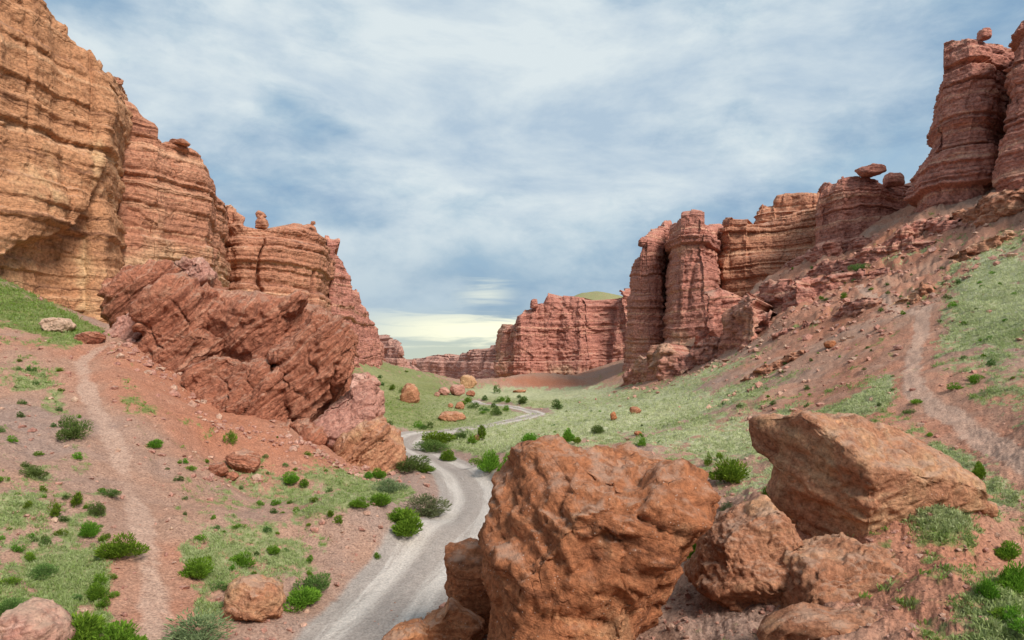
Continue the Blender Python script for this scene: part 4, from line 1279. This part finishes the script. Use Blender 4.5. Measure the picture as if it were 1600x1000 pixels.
BIG_SHRUBS = [
    (1138, 754, 62, 42, 'g', 'bright green bush between the huge orange boulder and the slanting boulder'),
    (1106, 728, 13, 22, 'g', 'small upright bush left of the bright bush between the two boulders'),
    (1124, 718, 14, 12, 'g', 'tiny bush behind the bright bush between the two boulders'),
    (1203, 782, 30, 26, 'g', 'green bush tucked under the left nose of the slanting boulder'),
    (1135, 812, 32, 32, 's', 'grey-green bush right of the huge orange boulder'),
    (1092, 874, 44, 32, 'g', 'low green bush in the gap right of the huge orange boulder'),
    (1531, 749, 26, 32, 'g', 'upright green bush right of the slanting boulder'),
    (1524, 775, 26, 24, 'g', 'round green bush touching the right tip of the slanting boulder'),
    (1576, 876, 42, 34, 'g', 'green bush near the right edge at the top of the trio of bushes'),
    (1542, 938, 34, 40, 'g', 'small dark bush at the left of the trio near the right edge'),
    (1590, 926, 56, 56, 'g', 'tall green bush at the right edge at the bottom of the trio'),
    (1420, 792, 34, 16, 's', 'pale low bush at the lower edge of the slanting boulder'),
    (1506, 806, 24, 14, 's', 'pale low tuft right of another along the slanting boulder'),
    (768, 738, 40, 40, 'g', 'tall green bush on the bank left behind the huge orange boulder'),
    (794, 748, 34, 44, 'g', 'green bush touching the top left of the huge orange boulder'),
    (745, 728, 18, 14, 'g', 'small bush on the right bank of the track bend'),
    (829, 694, 30, 20, 'g', 'bush just above the top left corner of the huge orange boulder'),
    (887, 692, 24, 26, 'g', 'upright bush just above the top of the huge orange boulder'),
    (902, 694, 16, 12, 'g', 'low bush right of the upright one above the huge boulder'),
    (934, 678, 24, 16, 'd', 'sparse dark bush on the pale grass above the huge boulder'),
    (1005, 698, 14, 16, 'g', 'small round bush on the pale grass right of the orange rocks'),
    (778, 615, 10, 15, 'd', 'tiny dark tree-like bush below the red earth cone'),
    (872, 640, 18, 18, 'd', 'dark bush standing alone at the far end of the pale grass'),
    (754, 688, 18, 26, 'g', 'tall narrow bush beside the round brown rock'),
    (740, 694, 20, 16, 'g', 'small bush left of the round brown rock'),
    (686, 694, 60, 22, 'g', 'spreading green bush inside the bend of the track'),
    (672, 706, 56, 22, 'd', 'dark spreading bush inside the bend of the track'),
    (702, 720, 30, 20, 'g', 'light green bush at the outer bank of the track bend'),
    (720, 686, 26, 18, 'd', 'dark bush above the bend of the track'),
    (640, 734, 70, 24, 'd', 'long low dark bush at the right of the tilted outcrop foot'),
    (662, 738, 40, 14, 'g', 'low green bush beside the track right of the long dark one'),
    (590, 748, 24, 20, 'g', 'bright bush against the foot of the tilted outcrop'),
    (575, 748, 16, 12, 'g', 'small bush left of the bright one at the outcrop foot'),
    (607, 770, 46, 26, 's', 'grey-green bush below the tilted outcrop foot'),
    (594, 792, 40, 24, 'g', 'green bush between the grey-green bush and the red bank'),
    (563, 794, 28, 20, 'g', 'dark green bush left of the pair above the red bank'),
    (666, 806, 66, 40, 's', 'large grey-green bush on the left shoulder of the track'),
    (640, 836, 66, 44, 'g', 'large bright green bush on the left shoulder of the track'),
    (622, 816, 44, 26, 'g', 'green bush behind the two large shoulder bushes'),
    (530, 818, 18, 14, 'g', 'small bush alone left of the red bank'),
    (588, 873, 12, 10, 'g', 'tiny bush on the red bank beside the track'),
    (484, 878, 14, 12, 'g', 'tiny bush on the red bank left of another'),
    (190, 872, 60, 44, 'g', 'large green bush left of the left footpath'),
    (306, 904, 50, 36, 'g', 'large round green bush right of the left footpath'),
    (381, 884, 40, 26, 'g', 'green bush above the round buff boulder'),
    (475, 950, 66, 38, 'g', 'big bright bush right of the round buff boulder'),
    (492, 925, 52, 32, 'd', 'dark bush behind the big bright bush by the track'),
    (310, 1010, 110, 56, 's', 'grey bush at the bottom edge left of the round buff boulder'),
    (130, 1010, 100, 60, 'g', 'broad green bush at the bottom edge right of the corner boulder'),
    (188, 1014, 80, 50, 'g', 'green bush at the bottom edge beside the left footpath'),
    (113, 688, 40, 42, 'd', 'tall dark bush on the left slope beside the footpath'),
    (100, 668, 18, 20, 'd', 'small dark bush above the tall one on the left slope'),
    (136, 840, 30, 30, 'g', 'bush left above the large green bush on the left slope'),
    (84, 808, 20, 26, 'g', 'upright bush at the middle of the left slope'),
    (148, 938, 28, 32, 'g', 'dark green bush above the bottom left bushes'),
    (120, 790, 22, 22, 'g', 'round bush between two others on the left slope'),
    (246, 700, 26, 16, 'g', 'bush right of the footpath below the outcrop'),
    (361, 696, 14, 26, 'g', 'upright bush at the foot of the tilted outcrop'),
    (452, 756, 34, 22, 'g', 'green bush right of the trio of rocks'),
    (474, 760, 20, 12, 'g', 'small bush beside the one right of the trio of rocks'),
    (54, 746, 32, 22, 'd', 'dark low bush on the upper left slope'),
    (172, 776, 30, 14, 'd', 'flat dark bush near the footpath on the left slope'),
    (152, 806, 26, 24, 'd', 'grey-dark bush close to the footpath above the large green one'),
    (14, 960, 40, 30, 'd', 'dark bush at the left edge above the corner boulder'),
    (70, 900, 40, 22, 'd', 'dark spreading bush low on the left slope'),
    (425, 864, 28, 14, 'g', 'low bush right of the one above the buff boulder'),
    (430, 790, 16, 10, 'g', 'tiny bush on the slope below the trio of rocks'),
    (1342, 424, 26, 14, 'd', 'dark bush on the long ledge of the upper right slope'),
    (1318, 468, 9, 13, 'g', 'small bush at the upper end of the thin footpath'),
    (1446, 452, 16, 9, 'd', 'dark bush at the top of the right footpath'),
    (1490, 480, 14, 10, 'g', 'green bush on the slope above the right footpath'),
    (1494, 609, 20, 13, 'g', 'round green bush right of the right footpath'),
    (1432, 632, 22, 9, 'g', 'flat green bush at the lower bend of the right footpath'),
    (1422, 646, 20, 8, 'd', 'low dark bush below the bend of the right footpath'),
]
for (px, py, w, h, k, lab) in BIG_SHRUBS:
    kk = k if w >= 24 else {'g': 'm', 'd': 'n', 's': 'n'}[k]
    shrub(px, py, w, h, kk, lab, parts=w >= 16)

SMALL = [
    # region polygon as box with slant, count, size range, kinds, label, group
    ((600, 660, 680, 690), 9, (8, 18), 'mn', 'small dark bush among those by the far track below the left foot', 'bushes along the far left of the track'),
    ((720, 622, 820, 650), 22, (8, 20), 'nnm', 'bush in the dense dark thicket in the far bend of the track', 'thicket in the far bend of the track'),
    ((830, 640, 1080, 700), 14, (4, 9), 'mn', 'tiny bush dotted over the pale grass slope', 'dots of bush on the pale grass slope'),
    ((1120, 540, 1420, 640), 34, (4, 10), 'mnn', 'tiny bush dotted over the red slope above the slanting boulder', 'dots of bush on the right red slope'),
    ((1180, 380, 1480, 500), 40, (4, 9), 'nnm', 'tiny dark bush among the ledges high on the right slope', 'dots of bush among the high ledges'),
    ((1470, 380, 1600, 600), 26, (6, 13), 'mmn', 'small bush dotted around the pale grass patch at the right edge', 'dots of bush around the right grass patch'),
    ((1440, 640, 1600, 740), 8, (6, 14), 'm', 'small bush beside the lower end of the right footpath', 'bushes by the lower right footpath'),
    ((0, 560, 130, 760), 30, (7, 16), 'mnn', 'small bush dotted over the upper left slope', 'dots of bush on the upper left slope'),
    ((0, 760, 230, 960), 40, (8, 20), 'mmn', 'small bush dotted over the lower left slope', 'dots of bush on the lower left slope'),
    ((260, 680, 520, 860), 40, (6, 15), 'mmn', 'small bush on the grassy bench below the tilted outcrop', 'dots of bush on the bench below the outcrop'),
    ((270, 860, 520, 960), 16, (8, 18), 'mmn', 'small bush on the low grass left of the track', 'bushes on the low grass left of the track'),
    ((560, 580, 640, 620), 12, (5, 11), 'nm', 'small bush on the green foot of the left spur', 'bushes on the green foot of the left spur'),
    ((1560, 940, 1600, 1000), 4, (20, 40), 'm', 'low green bush in the bottom right corner', 'bushes in the bottom right corner'),
]
for (box, n, (s0, s1), kinds, lab, grp) in SMALL:
    for i in range(n):
        px, py = _rng.uniform(box[0], box[2]), _rng.uniform(box[1], box[3])
        w = _rng.uniform(s0, s1) * (0.7 + 0.6 * (py - box[1]) / (box[3] - box[1]))
        g = ground_hit(px, py)
        if seg_dist(g[:1], g[1:2], ROAD)[0][0] < 2.2 or seg_dist(g[:1], g[1:2], LPATH)[0][0] < 0.9 or seg_dist(g[:1], g[1:2], RP1)[0][0] < 1.0:
            continue
        shrub(px, py, w, w * _rng.uniform(0.5, 0.95), _rng.choice(kinds), lab, grp, parts=False)


# ------------------------------------------------------------------ grass and loose stones
def scatter():
    rs = np.random.RandomState(3)
    nr, nc = TX.shape
    py = HY - F * (TZ - CZ) / TD
    ok = (np.abs(TU) < 0.84) & (TD > 9) & (TD < 130) & (py < 1080)
    # even share per picture area
    dpy = np.abs(np.gradient(py, axis=0))
    facing = np.gradient(py, axis=0) < 0.02
    g = np.clip((GA['grass'] - 0.42) * 2.2, 0, 1)
    wgt = (g * dpy * ok * facing).ravel()
    n = 32000
    idx = rs.choice(wgt.size, n, p=wgt / wgt.sum())
    ju, jl = rs.uniform(-.5, .5, n) * 0.0016, rs.uniform(-.5, .5, n) * 0.0066
    d = TD.ravel()[idx] * np.exp(jl); u = TU.ravel()[idx] + ju
    z = ground_z(u * d, d)
    base = np.stack([u * d, d, z - 0.01], 1)
    pale = GA['pale'].ravel()[idx]
    k = 7
    b = np.repeat(base, k, 0) + rs.normal(size=(n * k, 3)) * np.array([0.05, 0.05, 0]) * np.repeat(np.clip(d / 25, 0.8, 2.2), k)[:, None]
    dv = rs.normal(size=(n * k, 3)) * np.array([0.5, 0.5, 0.1]) + np.array([0, 0, 1])
    dv /= np.linalg.norm(dv, axis=1)[:, None]
    sz = np.repeat(rs.uniform(0.07, 0.19, n) * np.clip(d / 30, 0.8, 1.7), k) * rs.uniform(0.6, 1.2, n * k)
    sh = np.clip(np.repeat(pale * 0.75 + rs.uniform(0, 0.35, n), k) + rs.uniform(-0.1, 0.1, n * k), 0, 1)
    V, Fc, sh = blades(b, dv, sz, sz * 0.22, sh, rs, 0.6)
    o = mesh_np('grass', V, Fc, M['grass'], False, dict(shade=sh))
    tag(o, 'short tufts of green and pale grass over the canyon slopes', 'grass', kind='stuff')
    # stones
    wgt = ((1.1 - np.clip(GA['grass'] * 1.6, 0, 1)) * dpy * ok * facing * (RD > 2.0) * (0.35 + 0.65 * (py < 1050)) * np.where(LD < 0.6, 0.15, 1) * np.where(np.minimum(GA['r1'], GA['r2']) < 0.9, 0.1, 1)).ravel()
    n = 5600
    idx = rs.choice(wgt.size, n, p=wgt / wgt.sum())
    v, f = ico(1)
    d = TD.ravel()[idx]; u = TU.ravel()[idx]
    # rubble gathered at the feet of the rocks
    feet = [(240, 566), (270, 600), (300, 630), (350, 664), (400, 676), (450, 692), (490, 700), (520, 714), (570, 746), (610, 742), (200, 546),
            (400, 978), (360, 760), (385, 745), (690, 960), (1120, 950), (1200, 975), (1300, 880), (1400, 830), (1480, 800), (1240, 990), (1500, 960), (1080, 915), (1050, 970)]
    for _m, _l, _t, pts in LEDGES: feet += [(q[0], q[1] + 6) for q in pts]
    ex = []
    for (a, b) in feet:
        g = ground_hit(a, b)
        m = 40 if g[1] < 50 else 16
        sp = 0.6 if g[1] < 50 else 2.2
        q = rs.normal(size=(m, 2)) * sp * np.array([1.5, 0.8]) + np.array([g[0], g[1] - 0.5 * sp])
        ex.append(q)
    ex = np.concatenate(ex)
    d = np.concatenate([d, ex[:, 1]]); u = np.concatenate([u, ex[:, 0] / ex[:, 1]])
    n = len(d)
    z = ground_z(u * d, d)
    sz = (0.018 + 0.10 * rs.uniform(0, 1, n) ** 7) * np.clip(d / 20, 0.7, 3.0)
    sz[-len(ex):] = (0.025 + 0.12 * rs.uniform(0, 1, len(ex)) ** 4) * np.clip(d[-len(ex):] / 22, 0.7, 3.2)
    Vv = v[None] * (1 + 0.28 * rs.normal(size=(n, len(v), 1))) * (sz[:, None] * rs.uniform(0.6, 1.3, (n, 3)))[:, None, :]
    Vv[:, :, 2] *= 0.7
    Vv = Vv + np.stack([u * d, d, z + sz * 0.2], 1)[:, None, :]
    Ff = f[None] + (np.arange(n) * len(v))[:, None, None]
    st = np.repeat(rs.uniform(-20, 20, n), len(v)); tn = np.repeat(rs.uniform(0, 0.7, n), len(v))
    o = mesh_np('rubble', Vv.reshape(-1, 3), Ff.reshape(-1, 3), M['pink'], False, dict(strat=st, tint=tn))
    tag(o, 'loose reddish stones and rubble strewn over the slopes', 'rubble', kind='stuff')


scatter()
